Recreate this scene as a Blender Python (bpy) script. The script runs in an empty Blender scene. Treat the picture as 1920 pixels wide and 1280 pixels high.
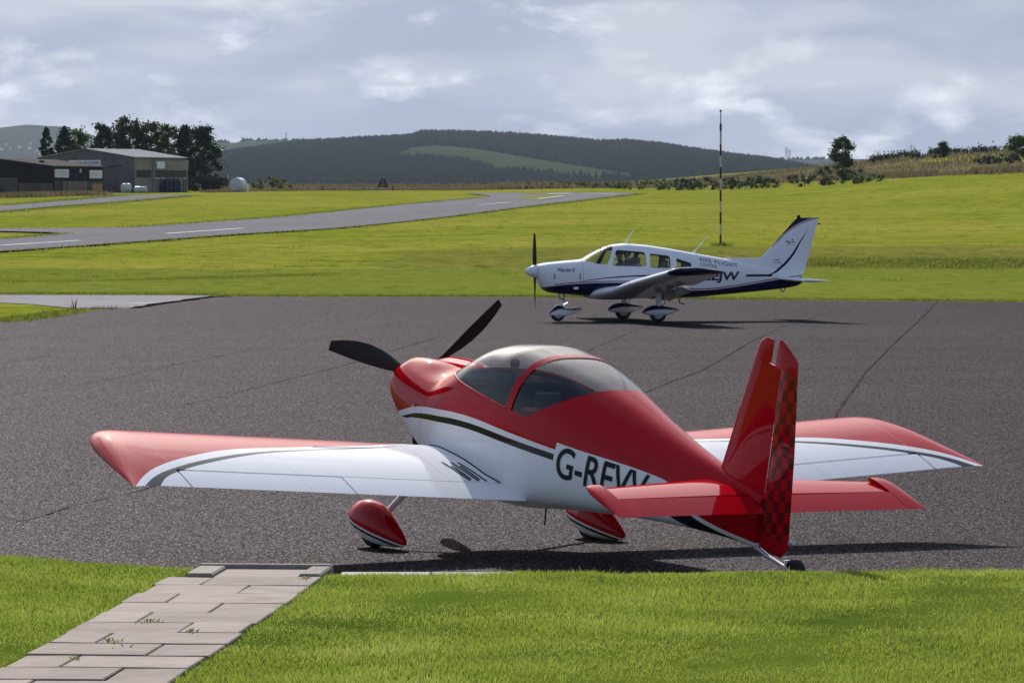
import bpy, bmesh, math, random
import numpy as np
from mathutils import Vector, Matrix
rad = math.radians
rng = np.random.default_rng(7)
random.seed(7)
SC = bpy.context.scene
COL = SC.collection

# ------------------------------------------------------------------ camera
CAMZ, FPX, YH = 2.66, 8500.0, 397.0
PITCH = math.atan((640 - YH) / FPX)
cam = bpy.data.objects.new('camera', bpy.data.cameras.new('camera'))
COL.objects.link(cam)
cam.location = (0, 0, CAMZ)
cam.rotation_euler = (math.pi / 2 - PITCH, 0, 0)
cam.data.sensor_width = 36
cam.data.lens = FPX / 1920 * 36
cam.data.clip_start = 0.5
cam.data.clip_end = 40000
SC.camera = cam

# ------------------------------------------------------------------ sky, sun, exposure
SUN_EL, SUN_AZ = 28.5, 11.0          # azimuth: degrees left of the view axis (+Y)
world = bpy.data.worlds.new('World')
SC.world = world
world.use_nodes = True
wn, wl = world.node_tree.nodes, world.node_tree.links
wn.clear()
w_out = wn.new('ShaderNodeOutputWorld')
w_bg = wn.new('ShaderNodeBackground')
w_bg.inputs['Strength'].default_value = 0.1
sky = wn.new('ShaderNodeTexSky')
sky.sky_type = 'NISHITA'
sky.sun_disc = False
sky.sun_elevation = rad(SUN_EL)
sky.sun_rotation = rad(-SUN_AZ)
sky.altitude = 100
sky.air_density = 1.0
sky.dust_density = 1.2
w_tc = wn.new('ShaderNodeTexCoord')
def w_map(scale, loc=(0, 0, 0)):
    m = wn.new('ShaderNodeMapping')
    m.inputs['Scale'].default_value = scale
    m.inputs['Location'].default_value = loc
    wl.new(w_tc.outputs['Generated'], m.inputs['Vector'])
    return m
def w_noise(m, scale, detail, rough, dist=0.0):
    n = wn.new('ShaderNodeTexNoise')
    n.inputs['Scale'].default_value = scale
    n.inputs['Detail'].default_value = detail
    n.inputs['Roughness'].default_value = rough
    n.inputs['Distortion'].default_value = dist
    wl.new(m.outputs['Vector'], n.inputs['Vector'])
    return n
def w_ramp(sock, stops):
    r = wn.new('ShaderNodeValToRGB')
    els = r.color_ramp.elements
    while len(els) < len(stops): els.new(0.5)
    for e, (p, c) in zip(els, stops):
        e.position = p
        e.color = (*c, 1) if len(c) == 3 else c
    wl.new(sock, r.inputs['Fac'])
    return r
def w_mix(fac, a, b):
    m = wn.new('ShaderNodeMix'); m.data_type = 'RGBA'
    if hasattr(fac, 'links'): wl.new(fac, m.inputs[0])
    else: m.inputs[0].default_value = fac
    for i, v in ((6, a), (7, b)):
        if hasattr(v, 'links'): wl.new(v, m.inputs[i])
        else: m.inputs[i].default_value = (*v, 1)
    return m.outputs[2]
# broad grey-blue cloud deck, brighter heaped clouds, thin breaks of open sky
n_broad = w_noise(w_map((9, 9, 34), (3.1, 0.4, 1.7)), 1.6, 4, 0.5, 0.3)
n_heap = w_noise(w_map((20, 20, 46), (1.3, 2.4, 4.1)), 1.5, 10, 0.6, 0.15)
n_open = w_noise(w_map((1, 1, 1.6), (7.7, 1.1, 0.6)), 3.2, 6, 0.55)
deck = w_ramp(n_broad.outputs['Fac'], [(0.40, (2.6, 2.97, 3.98)), (0.50, (3.15, 3.47, 4.4)), (0.60, (4.0, 4.22, 4.9))])
heap_f = w_ramp(n_heap.outputs['Fac'], [(0.53, (0, 0, 0)), (0.60, (0.25, 0.25, 0.25)), (0.69, (0.8, 0.8, 0.8))])
deck2 = w_mix(heap_f.outputs['Color'], deck.outputs['Color'], (7.2, 7.35, 7.8))
open_f = w_ramp(n_open.outputs['Fac'], [(0.38, (0, 0, 0)), (0.49, (0.95, 0.95, 0.95))])
w_sep = wn.new('ShaderNodeSeparateXYZ'); wl.new(w_tc.outputs['Generated'], w_sep.inputs[0])
w_el = wn.new('ShaderNodeMapRange'); w_el.interpolation_type = 'SMOOTHSTEP'
wl.new(w_sep.outputs[2], w_el.inputs[0]); w_el.inputs[1].default_value = 0.06; w_el.inputs[2].default_value = 0.34   # seen edge-on near the horizon the clouds close up
w_gap = wn.new('ShaderNodeMath'); w_gap.operation = 'MULTIPLY'
wl.new(open_f.outputs['Color'], w_gap.inputs[0]); wl.new(w_el.outputs[0], w_gap.inputs[1])
w_col = w_mix(w_gap.outputs[0], deck2, sky.outputs['Color'])
# bright aureole round the sun, added above the view for highlights on the paint
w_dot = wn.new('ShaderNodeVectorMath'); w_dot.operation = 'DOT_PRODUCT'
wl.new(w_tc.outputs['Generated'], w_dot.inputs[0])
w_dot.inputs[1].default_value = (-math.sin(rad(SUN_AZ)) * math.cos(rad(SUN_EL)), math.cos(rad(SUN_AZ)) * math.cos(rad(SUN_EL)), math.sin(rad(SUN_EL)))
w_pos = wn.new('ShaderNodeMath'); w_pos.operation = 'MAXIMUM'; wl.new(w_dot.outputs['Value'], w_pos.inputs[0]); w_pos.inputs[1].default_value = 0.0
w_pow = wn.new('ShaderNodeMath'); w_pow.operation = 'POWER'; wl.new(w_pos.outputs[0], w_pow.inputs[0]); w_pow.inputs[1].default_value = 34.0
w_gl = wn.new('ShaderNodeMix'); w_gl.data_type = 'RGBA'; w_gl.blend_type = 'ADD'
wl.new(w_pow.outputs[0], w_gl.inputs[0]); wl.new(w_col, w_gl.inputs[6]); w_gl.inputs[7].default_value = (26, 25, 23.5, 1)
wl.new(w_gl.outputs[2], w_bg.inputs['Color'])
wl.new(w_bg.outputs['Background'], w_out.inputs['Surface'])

sun_dir = Vector((-math.sin(rad(SUN_AZ)) * math.cos(rad(SUN_EL)), math.cos(rad(SUN_AZ)) * math.cos(rad(SUN_EL)), math.sin(rad(SUN_EL))))
sun = bpy.data.objects.new('sun', bpy.data.lights.new('sun', 'SUN'))
COL.objects.link(sun)
sun.data.energy = 5.0
sun.data.angle = rad(0.55)
sun.data.color = (1.0, 0.955, 0.89)
sun.rotation_euler = (-sun_dir).to_track_quat('-Z', 'Y').to_euler()
sun.location = sun_dir * 50

vs = SC.view_settings
vs.view_transform = 'Standard'
vs.look = 'None'
vs.exposure = 0.48
vs.gamma = 1.0
vs.use_curve_mapping = False
SC.cycles.max_bounces = 8
SC.cycles.transparent_max_bounces = 16
SC.cycles.volume_bounces = 0
SC.cycles.sample_clamp_indirect = 6

# ------------------------------------------------------------------ helpers
def link(o, parent=None):
    COL.objects.link(o)
    if parent is not None: o.parent = parent
    return o
def tag(o, label=None, category=None, group=None, kind=None):
    if label: o['label'] = label
    if category: o['category'] = category
    if group: o['group'] = group
    if kind: o['kind'] = kind
    return o
def empty(name, loc=(0, 0, 0), rz=0.0, **kw):
    o = bpy.data.objects.new(name, None)
    o.empty_display_size = 0.2
    link(o)
    o.location = loc
    o.rotation_euler = (0, 0, rz)
    return tag(o, **kw)
def mesh_obj(name, V, F, mat=None, parent=None, smooth=False, recalc=True, angle=None, fm=None):
    me = bpy.data.meshes.new(name)
    me.from_pydata([tuple(map(float, v)) for v in V], [], [tuple(map(int, f)) for f in F])
    mats = mat if isinstance(mat, (list, tuple)) else [mat]
    for m in mats:
        if m is not None: me.materials.append(m)
    if fm is not None:
        me.polygons.foreach_set('material_index', np.asarray(fm, dtype=np.int32))
    if recalc:
        bm = bmesh.new(); bm.from_mesh(me)
        bmesh.ops.recalc_face_normals(bm, faces=bm.faces[:])
        bm.to_mesh(me); bm.free()
    if smooth:
        me.polygons.foreach_set('use_smooth', [True] * len(me.polygons))
        if angle is not None: me.set_sharp_from_angle(angle=rad(angle))
    me.update()
    return link(bpy.data.objects.new(name, me), parent)
def fast_mesh(name, V, F, mat, parent=None):
    """numpy arrays: V (n,3), F (m,k) all faces with k corners"""
    me = bpy.data.meshes.new(name)
    V = np.asarray(V, np.float32); F = np.asarray(F, np.int32)
    me.vertices.add(len(V)); me.vertices.foreach_set('co', V.ravel())
    k = F.shape[1]
    me.loops.add(F.size); me.loops.foreach_set('vertex_index', F.ravel())
    me.polygons.add(len(F)); me.polygons.foreach_set('loop_start', np.arange(0, F.size, k, dtype=np.int32))
    me.update(calc_edges=True)
    if mat: me.materials.append(mat)
    return link(bpy.data.objects.new(name, me), parent)
class MB:
    def __init__(s): s.V, s.F = [], []
    def add(s, V, F):
        n = len(s.V); s.V += [tuple(v) for v in V]; s.F += [tuple(i + n for i in f) for f in F]; return s
    def box(s, c, d, M=None):
        x, y, z = (q / 2 for q in d)
        V = [Vector((sx * x, sy * y, sz * z)) for sx in (-1, 1) for sy in (-1, 1) for sz in (-1, 1)]
        V = [(M @ v if M else v) + Vector(c) for v in V]
        return s.add(V, [(0, 1, 3, 2), (4, 6, 7, 5), (0, 4, 5, 1), (2, 3, 7, 6), (0, 2, 6, 4), (1, 5, 7, 3)])
    def rbox(s, c, d, r=0.03):
        bm = bmesh.new(); bmesh.ops.create_cube(bm, size=1.0)
        for v in bm.verts: v.co = Vector((v.co.x * d[0], v.co.y * d[1], v.co.z * d[2])) + Vector(c)
        bmesh.ops.bevel(bm, geom=bm.edges[:], offset=min(r, min(d) * .45), segments=3, profile=0.6, affect='EDGES')
        bm.verts.index_update()
        V = [tuple(v.co) for v in bm.verts]; F = [tuple(v.index for v in f.verts) for f in bm.faces]; bm.free()
        return s.add(V, F)
    def tube(s, pts, r, n=8, caps=True):
        pts = [Vector(p) for p in pts]
        rs = r if isinstance(r, (list, tuple)) else [r] * len(pts)
        V, F = [], []
        for i, p in enumerate(pts):
            t = (pts[min(i + 1, len(pts) - 1)] - pts[max(i - 1, 0)]).normalized()
            u = t.orthogonal().normalized() if i == 0 else (u - t * u.dot(t)).normalized()
            w = t.cross(u)
            for k in range(n):
                a = 2 * math.pi * k / n
                V.append(p + (u * math.cos(a) + w * math.sin(a)) * rs[i])
        for i in range(len(pts) - 1):
            for k in range(n):
                F.append((i * n + k, i * n + (k + 1) % n, (i + 1) * n + (k + 1) % n, (i + 1) * n + k))
        if caps: F += [tuple(range(n))[::-1], tuple(range((len(pts) - 1) * n, len(pts) * n))]
        return s.add(V, F)
    def rings(s, R, cap0=True, cap1=True):
        n = len(R[0]); V = [v for r in R for v in r]; F = []
        for i in range(len(R) - 1):
            for k in range(n): F.append((i * n + k, i * n + (k + 1) % n, (i + 1) * n + (k + 1) % n, (i + 1) * n + k))
        if cap0: F.append(tuple(range(n))[::-1])
        if cap1: F.append(tuple(range((len(R) - 1) * n, len(R) * n)))
        return s.add(V, F)
    def prism(s, poly, thick, frame):
        """poly: 2D points; frame(x, y, t) -> 3D"""
        n = len(poly)
        V = [frame(x, y, 0) for x, y in poly] + [frame(x, y, thick) for x, y in poly]
        F = [tuple(range(n)), tuple(range(n, 2 * n))[::-1]] + [(i, (i + 1) % n, n + (i + 1) % n, n + i) for i in range(n)]
        return s.add(V, F)
    def build(s, name, mat, parent=None, smooth=False, angle=35): return mesh_obj(name, s.V, s.F, mat, parent, smooth, True, angle)

# ---- node helpers
class NT:
    def __init__(s, name):
        s.m = bpy.data.materials.new(name); s.m.use_nodes = True
        s.t = s.m.node_tree; s.t.nodes.clear()
        s.out = s.t.nodes.new('ShaderNodeOutputMaterial')
    def n(s, typ, **kw):
        nd = s.t.nodes.new(typ)
        for k, v in kw.items(): setattr(nd, k, v)
        return nd
    def put(s, v, sock):
        if hasattr(v, 'links'): s.t.links.new(v, sock)
        elif isinstance(v, (tuple, list)) and len(v) == 3 and sock.type == 'RGBA': sock.default_value = (*v, 1)
        else: sock.default_value = v
    def math(s, op, a, b=0.0, c=None, clamp=False):
        nd = s.n('ShaderNodeMath', operation=op, use_clamp=clamp)
        s.put(a, nd.inputs[0]); s.put(b, nd.inputs[1])
        if c is not None: s.put(c, nd.inputs[2])
        return nd.outputs[0]
    def mix(s, f, a, b):
        nd = s.n('ShaderNodeMix', data_type='RGBA')
        s.put(f, nd.inputs[0]); s.put(a, nd.inputs[6]); s.put(b, nd.inputs[7])
        return nd.outputs[2]
    def xyz(s):
        tc = s.n('ShaderNodeTexCoord'); sp = s.n('ShaderNodeSeparateXYZ')
        s.t.links.new(tc.outputs['Object'], sp.inputs[0])
        s.tc = tc
        return sp.outputs
    def curve(s, x, pts, xr, yr):
        """piecewise-linear-ish curve y(x)"""
        fx = s.n('ShaderNodeMapRange', clamp=True)
        s.put(x, fx.inputs[0]); fx.inputs[1].default_value, fx.inputs[2].default_value = xr
        c = s.n('ShaderNodeFloatCurve')
        cu = c.mapping.curves[0]
        P = [((px - xr[0]) / (xr[1] - xr[0]), (py - yr[0]) / (yr[1] - yr[0])) for px, py in pts]
        while len(cu.points) < len(P): cu.points.new(0.5, 0.5)
        for pt, (px, py) in zip(cu.points, P):
            pt.location = (px, py); pt.handle_type = 'VECTOR' if len(P) > 14 else 'AUTO_CLAMPED'
        c.mapping.use_clip = False
        c.mapping.update()
        s.put(fx.outputs[0], c.inputs['Value'])
        fy = s.n('ShaderNodeMapRange', clamp=False)
        s.put(c.outputs[0], fy.inputs[0]); fy.inputs[3].default_value, fy.inputs[4].default_value = yr
        return fy.outputs[0]
    def noise(s, scale, detail=4, rough=0.5, vec=None, mscale=None, dist=0.0):
        if vec is None:
            if not hasattr(s, 'tc'): s.tc = s.n('ShaderNodeTexCoord')
            vec = s.tc.outputs['Object']
        if mscale:
            mp = s.n('ShaderNodeMapping'); mp.inputs['Scale'].default_value = mscale
            s.t.links.new(vec, mp.inputs['Vector']); vec = mp.outputs['Vector']
        nd = s.n('ShaderNodeTexNoise')
        nd.inputs['Scale'].default_value = scale; nd.inputs['Detail'].default_value = detail
        nd.inputs['Roughness'].default_value = rough; nd.inputs['Distortion'].default_value = dist
        s.t.links.new(vec, nd.inputs['Vector'])
        return nd.outputs['Fac']
    def ramp(s, f, stops):
        r = s.n('ShaderNodeValToRGB'); els = r.color_ramp.elements
        while len(els) < len(stops): els.new(0.5)
        for e, (p, c) in zip(els, stops):
            e.position = p; e.color = (*c, 1) if isinstance(c, (tuple, list)) else (c, c, c, 1)
        s.put(f, r.inputs[0])
        return r.outputs[0]
    def bump(s, h, strength=0.3, dist=0.02):
        b = s.n('ShaderNodeBump'); b.inputs['Strength'].default_value = strength; b.inputs['Distance'].default_value = dist
        s.put(h, b.inputs['Height']); return b.outputs[0]
    def principled(s, color, rough=0.5, metal=0.0, coat=0.0, spec=0.5, normal=None, coat_rough=0.03):
        p = s.n('ShaderNodeBsdfPrincipled')
        s.put(color, p.inputs['Base Color']); s.put(rough, p.inputs['Roughness'])
        p.inputs['Metallic'].default_value = metal; p.inputs['Specular IOR Level'].default_value = spec
        p.inputs['Coat Weight'].default_value = coat; p.inputs['Coat Roughness'].default_value = coat_rough; p.inputs['Coat IOR'].default_value = 1.4
        if normal is not None: s.t.links.new(normal, p.inputs['Normal'])
        return p.outputs[0]
    def done(s, sh):
        s.t.links.new(sh, s.out.inputs['Surface']); return s.m

def plain(name, color, rough=0.5, metal=0.0, coat=0.0, var=0.12, vscale=3.0, bump=0.0, bscale=40.0, spec=0.25):
    t = NT(name)
    f = t.noise(vscale, 5, 0.6)
    c0 = tuple(min(1, c * (1 - var)) for c in color); c1 = tuple(min(1, c * (1 + var)) for c in color)
    col = t.ramp(f, [(0.3, c0), (0.7, c1)])
    nb = t.bump(t.noise(bscale, 4), bump, 0.01) if bump else None
    return t.done(t.principled(col, rough, metal, coat, spec, nb))

def thin_glass(name, tint=(0.86, 0.88, 0.88), rough=0.02, f0=0.05):
    t = NT(name)
    lw = t.n('ShaderNodeLayerWeight'); lw.inputs[0].default_value = 0.5
    p5 = t.math('POWER', lw.outputs['Facing'], 4.0)
    fr = t.math('MULTIPLY_ADD', p5, 0.5, f0)
    tr = t.n('ShaderNodeBsdfTransparent'); tr.inputs[0].default_value = (*tint, 1)
    gl = t.n('ShaderNodeBsdfGlossy'); gl.inputs['Roughness'].default_value = rough
    mx = t.n('ShaderNodeMixShader')
    t.put(fr, mx.inputs[0]); t.t.links.new(tr.outputs[0], mx.inputs[1]); t.t.links.new(gl.outputs[0], mx.inputs[2])
    return t.done(mx.outputs[0])

def sstep(a, b, v):
    t = np.clip((np.asarray(v, float) - a) / (b - a), 0, 1); return t * t * (3 - 2 * t)
def splus(v, w):
    v = np.asarray(v, float) / w; return w * (np.maximum(v, 0) + np.log1p(np.exp(-np.abs(v))))
def lerp_tab(tab, a):
    xs = [r[0] for r in tab]
    return [float(np.interp(a, xs, [r[k] for r in tab])) for k in range(1, len(tab[0]))]
def smooth_tab(tab, a):
    """Catmull-Rom through the table rows"""
    xs = [r[0] for r in tab]
    i = int(np.clip(np.searchsorted(xs, a) - 1, 0, len(xs) - 2))
    t = (a - xs[i]) / (xs[i + 1] - xs[i]); t = min(max(t, 0), 1)
    out = []
    for k in range(1, len(tab[0])):
        y0, y1 = tab[i][k], tab[i + 1][k]
        def slope(j):
            if j == 0: return (tab[1][k] - tab[0][k]) / (xs[1] - xs[0])
            if j == len(xs) - 1: return (tab[j][k] - tab[j - 1][k]) / (xs[j] - xs[j - 1])
            s0 = (tab[j][k] - tab[j - 1][k]) / (xs[j] - xs[j - 1]); s1 = (tab[j + 1][k] - tab[j][k]) / (xs[j + 1] - xs[j])
            return 0.0 if s0 * s1 <= 0 else 2 * s0 * s1 / (s0 + s1)
        h = xs[i + 1] - xs[i]; m0, m1 = slope(i) * h, slope(i + 1) * h
        out.append((2*t**3-3*t*t+1)*y0 + (t**3-2*t*t+t)*m0 + (-2*t**3+3*t*t)*y1 + (t**3-t*t)*m1)
    return out

# ------------------------------------------------------------------ terrain height
def zg(x, y):
    x = np.asarray(x, float); y = np.asarray(y, float)
    z = 0.086 * sstep(60, 100, y) + 0.012 * splus(y - 205, 22) - 0.0075 * splus(y - 780, 40)
    z = z + 0.42 * sstep(206, 224, y - 0.05 * x) * sstep(-14, 6, x)
    z = z - 0.40 * np.exp(-((y - 0.05 * x - 203) / 5.0) ** 2) * sstep(-14, 6, x)
    z = z + 0.0215 * (splus(y - 230, 25) - splus(y - 520, 30)) * sstep(20, 100, x)
    return z
def ray(px, py):
    xc, zc = (px - 960) / FPX, (640 - py) / FPX
    c, s = math.cos(PITCH), math.sin(PITCH)
    return xc, c + zc * s, -s + zc * c
def at(px, py, dz=0.0, dmin=22.0, dmax=3000.0):
    """point of the terrain that the photograph shows at this pixel"""
    rx, ry, rz = ray(px, py)
    D = np.geomspace(dmin, dmax, 1500)
    hit = np.nonzero(CAMZ + rz * D / ry < zg(rx * D / ry, D) + dz)[0]
    if len(hit):
        hi = D[hit[0]]; lo = D[max(hit[0] - 1, 0)]
        S_ = np.linspace(lo, hi, 400)
        h2 = np.nonzero(CAMZ + rz * S_ / ry < zg(rx * S_ / ry, S_) + dz)[0]
        d = float(S_[h2[0]]) if len(h2) else float(hi); t = d / ry
        return Vector((rx * t, d, float(zg(rx * t, d)) + dz))
    t = dmax / ry
    return Vector((rx * t, dmax, CAMZ + rz * t))
def spot(px, d):
    """ground point at image column px and distance d"""
    x = (px - 960) / FPX * d
    return Vector((x, d, float(zg(x, d))))

# ------------------------------------------------------------------ surface materials
def grass_material(name, lo, mid, hi, dry, fine=9.0, transl=0.0, bank=None):
    t = NT(name)
    t.tc = t.n('ShaderNodeTexCoord')
    big = t.noise(0.035, 5, 0.6, mscale=(1, 0.55, 1))
    midn = t.noise(0.33, 5, 0.62)
    fin = t.noise(fine, 6, 0.7)
    c1 = t.ramp(midn, [(0.28, lo), (0.5, mid), (0.72, hi)])
    c2 = t.mix(t.ramp(big, [(0.42, 0.0), (0.66, 0.8)]), c1, dry)
    if bank:      # unmown strip along the bank and mown bands, edges broken by noise
        X = t.xyz(); wob = t.math('MULTIPLY', t.math('SUBTRACT', t.noise(0.25, 4, 0.6), 0.5), 14.0)
        yy = t.math('ADD', t.math('SUBTRACT', X[1], t.math('MULTIPLY', X[0], 0.05)), wob)
        for y0, y1, x0, colr, amt in bank:
            m_ = t.math('MULTIPLY', t.math('GREATER_THAN', yy, y0), t.math('LESS_THAN', yy, y1))
            m_ = t.math('MULTIPLY', m_, t.math('GREATER_THAN', t.math('ADD', X[0], wob), x0))
            c2 = t.mix(t.math('MULTIPLY', m_, amt), c2, colr)
    spk = t.noise(0.9, 6, 0.75, mscale=(1, 0.4, 1))
    c2 = t.mix(t.ramp(spk, [(0.33, 0.85), (0.45, 0.0)]), c2, tuple(v * 0.55 for v in lo))
    c3 = t.mix(t.ramp(fin, [(0.30, 0.75), (0.55, 0.0)]), c2, tuple(v * 0.45 for v in lo))
    nb = t.bump(t.math('ADD', fin, t.math('MULTIPLY', midn, 2.0)), 0.35, 0.06)
    sh = t.principled(c3, 0.9, spec=0.0, normal=nb)
    if transl:
        tl = t.n('ShaderNodeBsdfTranslucent'); t.put(c2, tl.inputs[0])
        mx = t.n('ShaderNodeMixShader'); mx.inputs[0].default_value = transl
        t.t.links.new(sh, mx.inputs[1]); t.t.links.new(tl.outputs[0], mx.inputs[2]); sh = mx.outputs[0]
    return t.done(sh)

M_field = grass_material('field_grass', (0.105, 0.132, 0.017), (0.178, 0.202, 0.022), (0.25, 0.26, 0.032), (0.27, 0.25, 0.048), 1.6, bank=((204, 232, -6, (0.13, 0.12, 0.035), 0.55), (130, 196, -200, (0.125, 0.155, 0.026), 0.7), (150, 163, -200, (0.16, 0.18, 0.032), 0.6)))
M_lawn_soil = grass_material('lawn_turf', (0.05, 0.085, 0.012), (0.08, 0.125, 0.016), (0.11, 0.15, 0.02), (0.13, 0.14, 0.03), 30.0)

def blade_material(name, c0, c1, c2, transl=0.45, scale=1.3):
    t = NT(name); t.tc = t.n('ShaderNodeTexCoord')
    f = t.noise(scale, 5, 0.65); g = t.noise(60.0, 2, 0.5)
    col = t.mix(t.ramp(g, [(0.35, 0.0), (0.7, 0.6)]), t.ramp(f, [(0.3, c0), (0.52, c1), (0.72, c2)]), c2)
    d = t.principled(col, 0.6, spec=0.08)
    tl = t.n('ShaderNodeBsdfTranslucent'); t.put(col, tl.inputs[0])
    mx = t.n('ShaderNodeMixShader'); mx.inputs[0].default_value = transl
    t.t.links.new(d, mx.inputs[1]); t.t.links.new(tl.outputs[0], mx.inputs[2])
    return t.done(mx.outputs[0])
M_blade = blade_material('grass_blade', (0.10, 0.165, 0.018), (0.20, 0.265, 0.030), (0.34, 0.37, 0.085), 0.45, 0.9)
M_tuft = blade_material('coarse_tuft', (0.08, 0.115, 0.014), (0.13, 0.165, 0.02), (0.20, 0.21, 0.035), 0.4, 0.2)
M_heath = blade_material('dry_heath', (0.06, 0.068, 0.025), (0.12, 0.093, 0.05), (0.195, 0.15, 0.092), 0.3, 0.09)
M_weed = blade_material('dry_weed', (0.08, 0.05, 0.02), (0.15, 0.10, 0.04), (0.12, 0.14, 0.03), 0.3, 2.0)

def asphalt_material(name, lo, hi, spec=0.1, grain=62.0, rough=0.8, stones=True):
    t = NT(name); t.tc = t.n('ShaderNodeTexCoord')
    big = t.noise(0.11, 6, 0.6, mscale=(1, 0.4, 1))
    midn = t.noise(1.6, 6, 0.65)
    col = t.ramp(t.math('MULTIPLY_ADD', midn, 0.45, t.math('MULTIPLY', big, 0.55)), [(0.34, lo), (0.66, hi)])
    stain = t.ramp(t.noise(0.35, 5, 0.7, dist=0.6), [(0.60, 0.0), (0.74, 0.45)])
    col = t.mix(stain, col, tuple(v * 0.55 for v in lo))
    nb = None
    if stones:      # aggregate: single stones of different grey
        vo = t.n('ShaderNodeTexVoronoi'); vo.inputs['Scale'].default_value = grain
        t.t.links.new(t.tc.outputs['Object'], vo.inputs['Vector'])
        sep = t.n('ShaderNodeSeparateColor'); t.t.links.new(vo.outputs['Color'], sep.inputs[0])
        st = t.ramp(sep.outputs[0], [(0.0, (0.15, 0.15, 0.15)), (0.45, (0.6, 0.6, 0.6)), (0.72, (1.2, 1.2, 1.2)), (0.86, (2.8, 2.75, 2.75)), (0.96, (6.5, 6.3, 6.3))])
        mul = t.n('ShaderNodeMix', data_type='RGBA', blend_type='MULTIPLY'); mul.inputs[0].default_value = 1.0
        t.put(col, mul.inputs[6]); t.put(st, mul.inputs[7]); col = mul.outputs[2]
        nb = t.bump(t.math('MULTIPLY_ADD', vo.outputs['Distance'], -1.2, sep.outputs[1]), 0.8, 0.012)
        if spec:    # facets of the stones catch the low sun
            gl = t.n('ShaderNodeBsdfGlossy', distribution='GGX'); gl.inputs['Roughness'].default_value = rough
            t.put(t.ramp(sep.outputs[2], [(0.0, (0.06, 0.056, 0.060)), (0.6, (0.11, 0.103, 0.110)), (0.82, (0.27, 0.253, 0.270)), (0.95, (0.66, 0.62, 0.66))]), gl.inputs['Color'])
            t.t.links.new(nb, gl.inputs['Normal'])
            mx = t.n('ShaderNodeMixShader'); mx.inputs[0].default_value = spec
            t.t.links.new(t.principled(col, 0.9, spec=0.0, normal=nb), mx.inputs[1]); t.t.links.new(gl.outputs[0], mx.inputs[2])
            return t.done(mx.outputs[0])
    return t.done(t.principled(col, rough, spec=0.0, normal=nb))
M_apron = asphalt_material('apron_asphalt', (0.0170, 0.0146, 0.0158), (0.0255, 0.0219, 0.0236), 0.13, 66.0, 0.6)
M_taxi = asphalt_material('taxiway_asphalt', (0.155, 0.147, 0.158), (0.20, 0.19, 0.204), 0.0, stones=False)
M_strip = asphalt_material('old_concrete', (0.22, 0.208, 0.218), (0.30, 0.285, 0.296), 0.0, stones=False)
M_crack = plain('bitumen_joint', (0.016, 0.014, 0.015), 0.95, var=0.4, vscale=4, spec=0.0)
M_crack_brown = plain('mossy_joint', (0.055, 0.036, 0.027), 0.95, var=0.5, vscale=3, spec=0.0)
M_line = plain('white_road_paint', (0.72, 0.72, 0.72), 0.9, var=0.25, vscale=2, spec=0.0)

# ------------------------------------------------------------------ ground sheet
def in_poly(X, Y, poly):
    X = np.asarray(X); Y = np.asarray(Y); c = np.zeros(X.shape, bool)
    n = len(poly)
    for i in range(n):
        x0, y0 = poly[i][0], poly[i][1]; x1, y1 = poly[(i + 1) % n][0], poly[(i + 1) % n][1]
        if y0 == y1: continue
        cond = (y0 > Y) != (y1 > Y)
        c ^= cond & (X < (x1 - x0) * (Y - y0) / (y1 - y0) + x0)
    return c

far_l = [at(px, py) for px, py in ((0, 605), (77, 594), (133, 585), (240, 577), (330, 566), (400, 556))]
far_r = [at(px, py) for px, py in ((640, 556), (960, 557), (1300, 561), (1600, 564.5), (1920, 566.5))]
ex = far_l[0] + (far_l[0] - far_l[2]) * 4.0
APRON = [(ex.x, 20.0)] + [(ex.x, ex.y)] + [(p.x, p.y) for p in far_l] + [(p.x, p.y) for p in far_r] + [(60, far_r[-1].y - 6), (60, 20.0)]
STRIP = [(p.x, p.y) for p in (at(-500, 556), at(0, 553), at(200, 553.5), at(400, 554.5), at(330, 566.5), at(240, 578), at(133, 578), at(60, 571), at(0, 568), at(-500, 561))]

ys = np.concatenate([np.arange(-10, 40, 5), np.arange(40, 300, 3.0), 300 * 1.022 ** np.arange(0, 178)])
us = np.linspace(-1, 1, 161); us = us * (0.35 + 0.65 * us ** 2)
GX = us[None, :] * (60 + 0.42 * ys[:, None]); GY = np.repeat(ys[:, None], len(us), 1)
GZ = zg(GX, GY)
inside = in_poly(GX, GY, APRON)
GZ = np.where(inside & (GY < 125), GZ - 0.05, GZ - 0.004)
GZ = GZ + np.where(GY > 145, 0.03 * np.sin(GX * 0.31 + GY * 0.11) * np.sin(GY * 0.23 - GX * 0.07), 0)
nr, nc = GX.shape
idx = np.arange(nr * nc).reshape(nr, nc)
GF = np.stack([idx[:-1, :-1], idx[:-1, 1:], idx[1:, 1:], idx[1:, :-1]], -1).reshape(-1, 4)
g = fast_mesh('ground', np.stack([GX, GY, GZ], -1).reshape(-1, 3), GF, M_field)
g.data.polygons.foreach_set('use_smooth', [True] * len(g.data.polygons))
tag(g, kind='structure')

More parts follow.
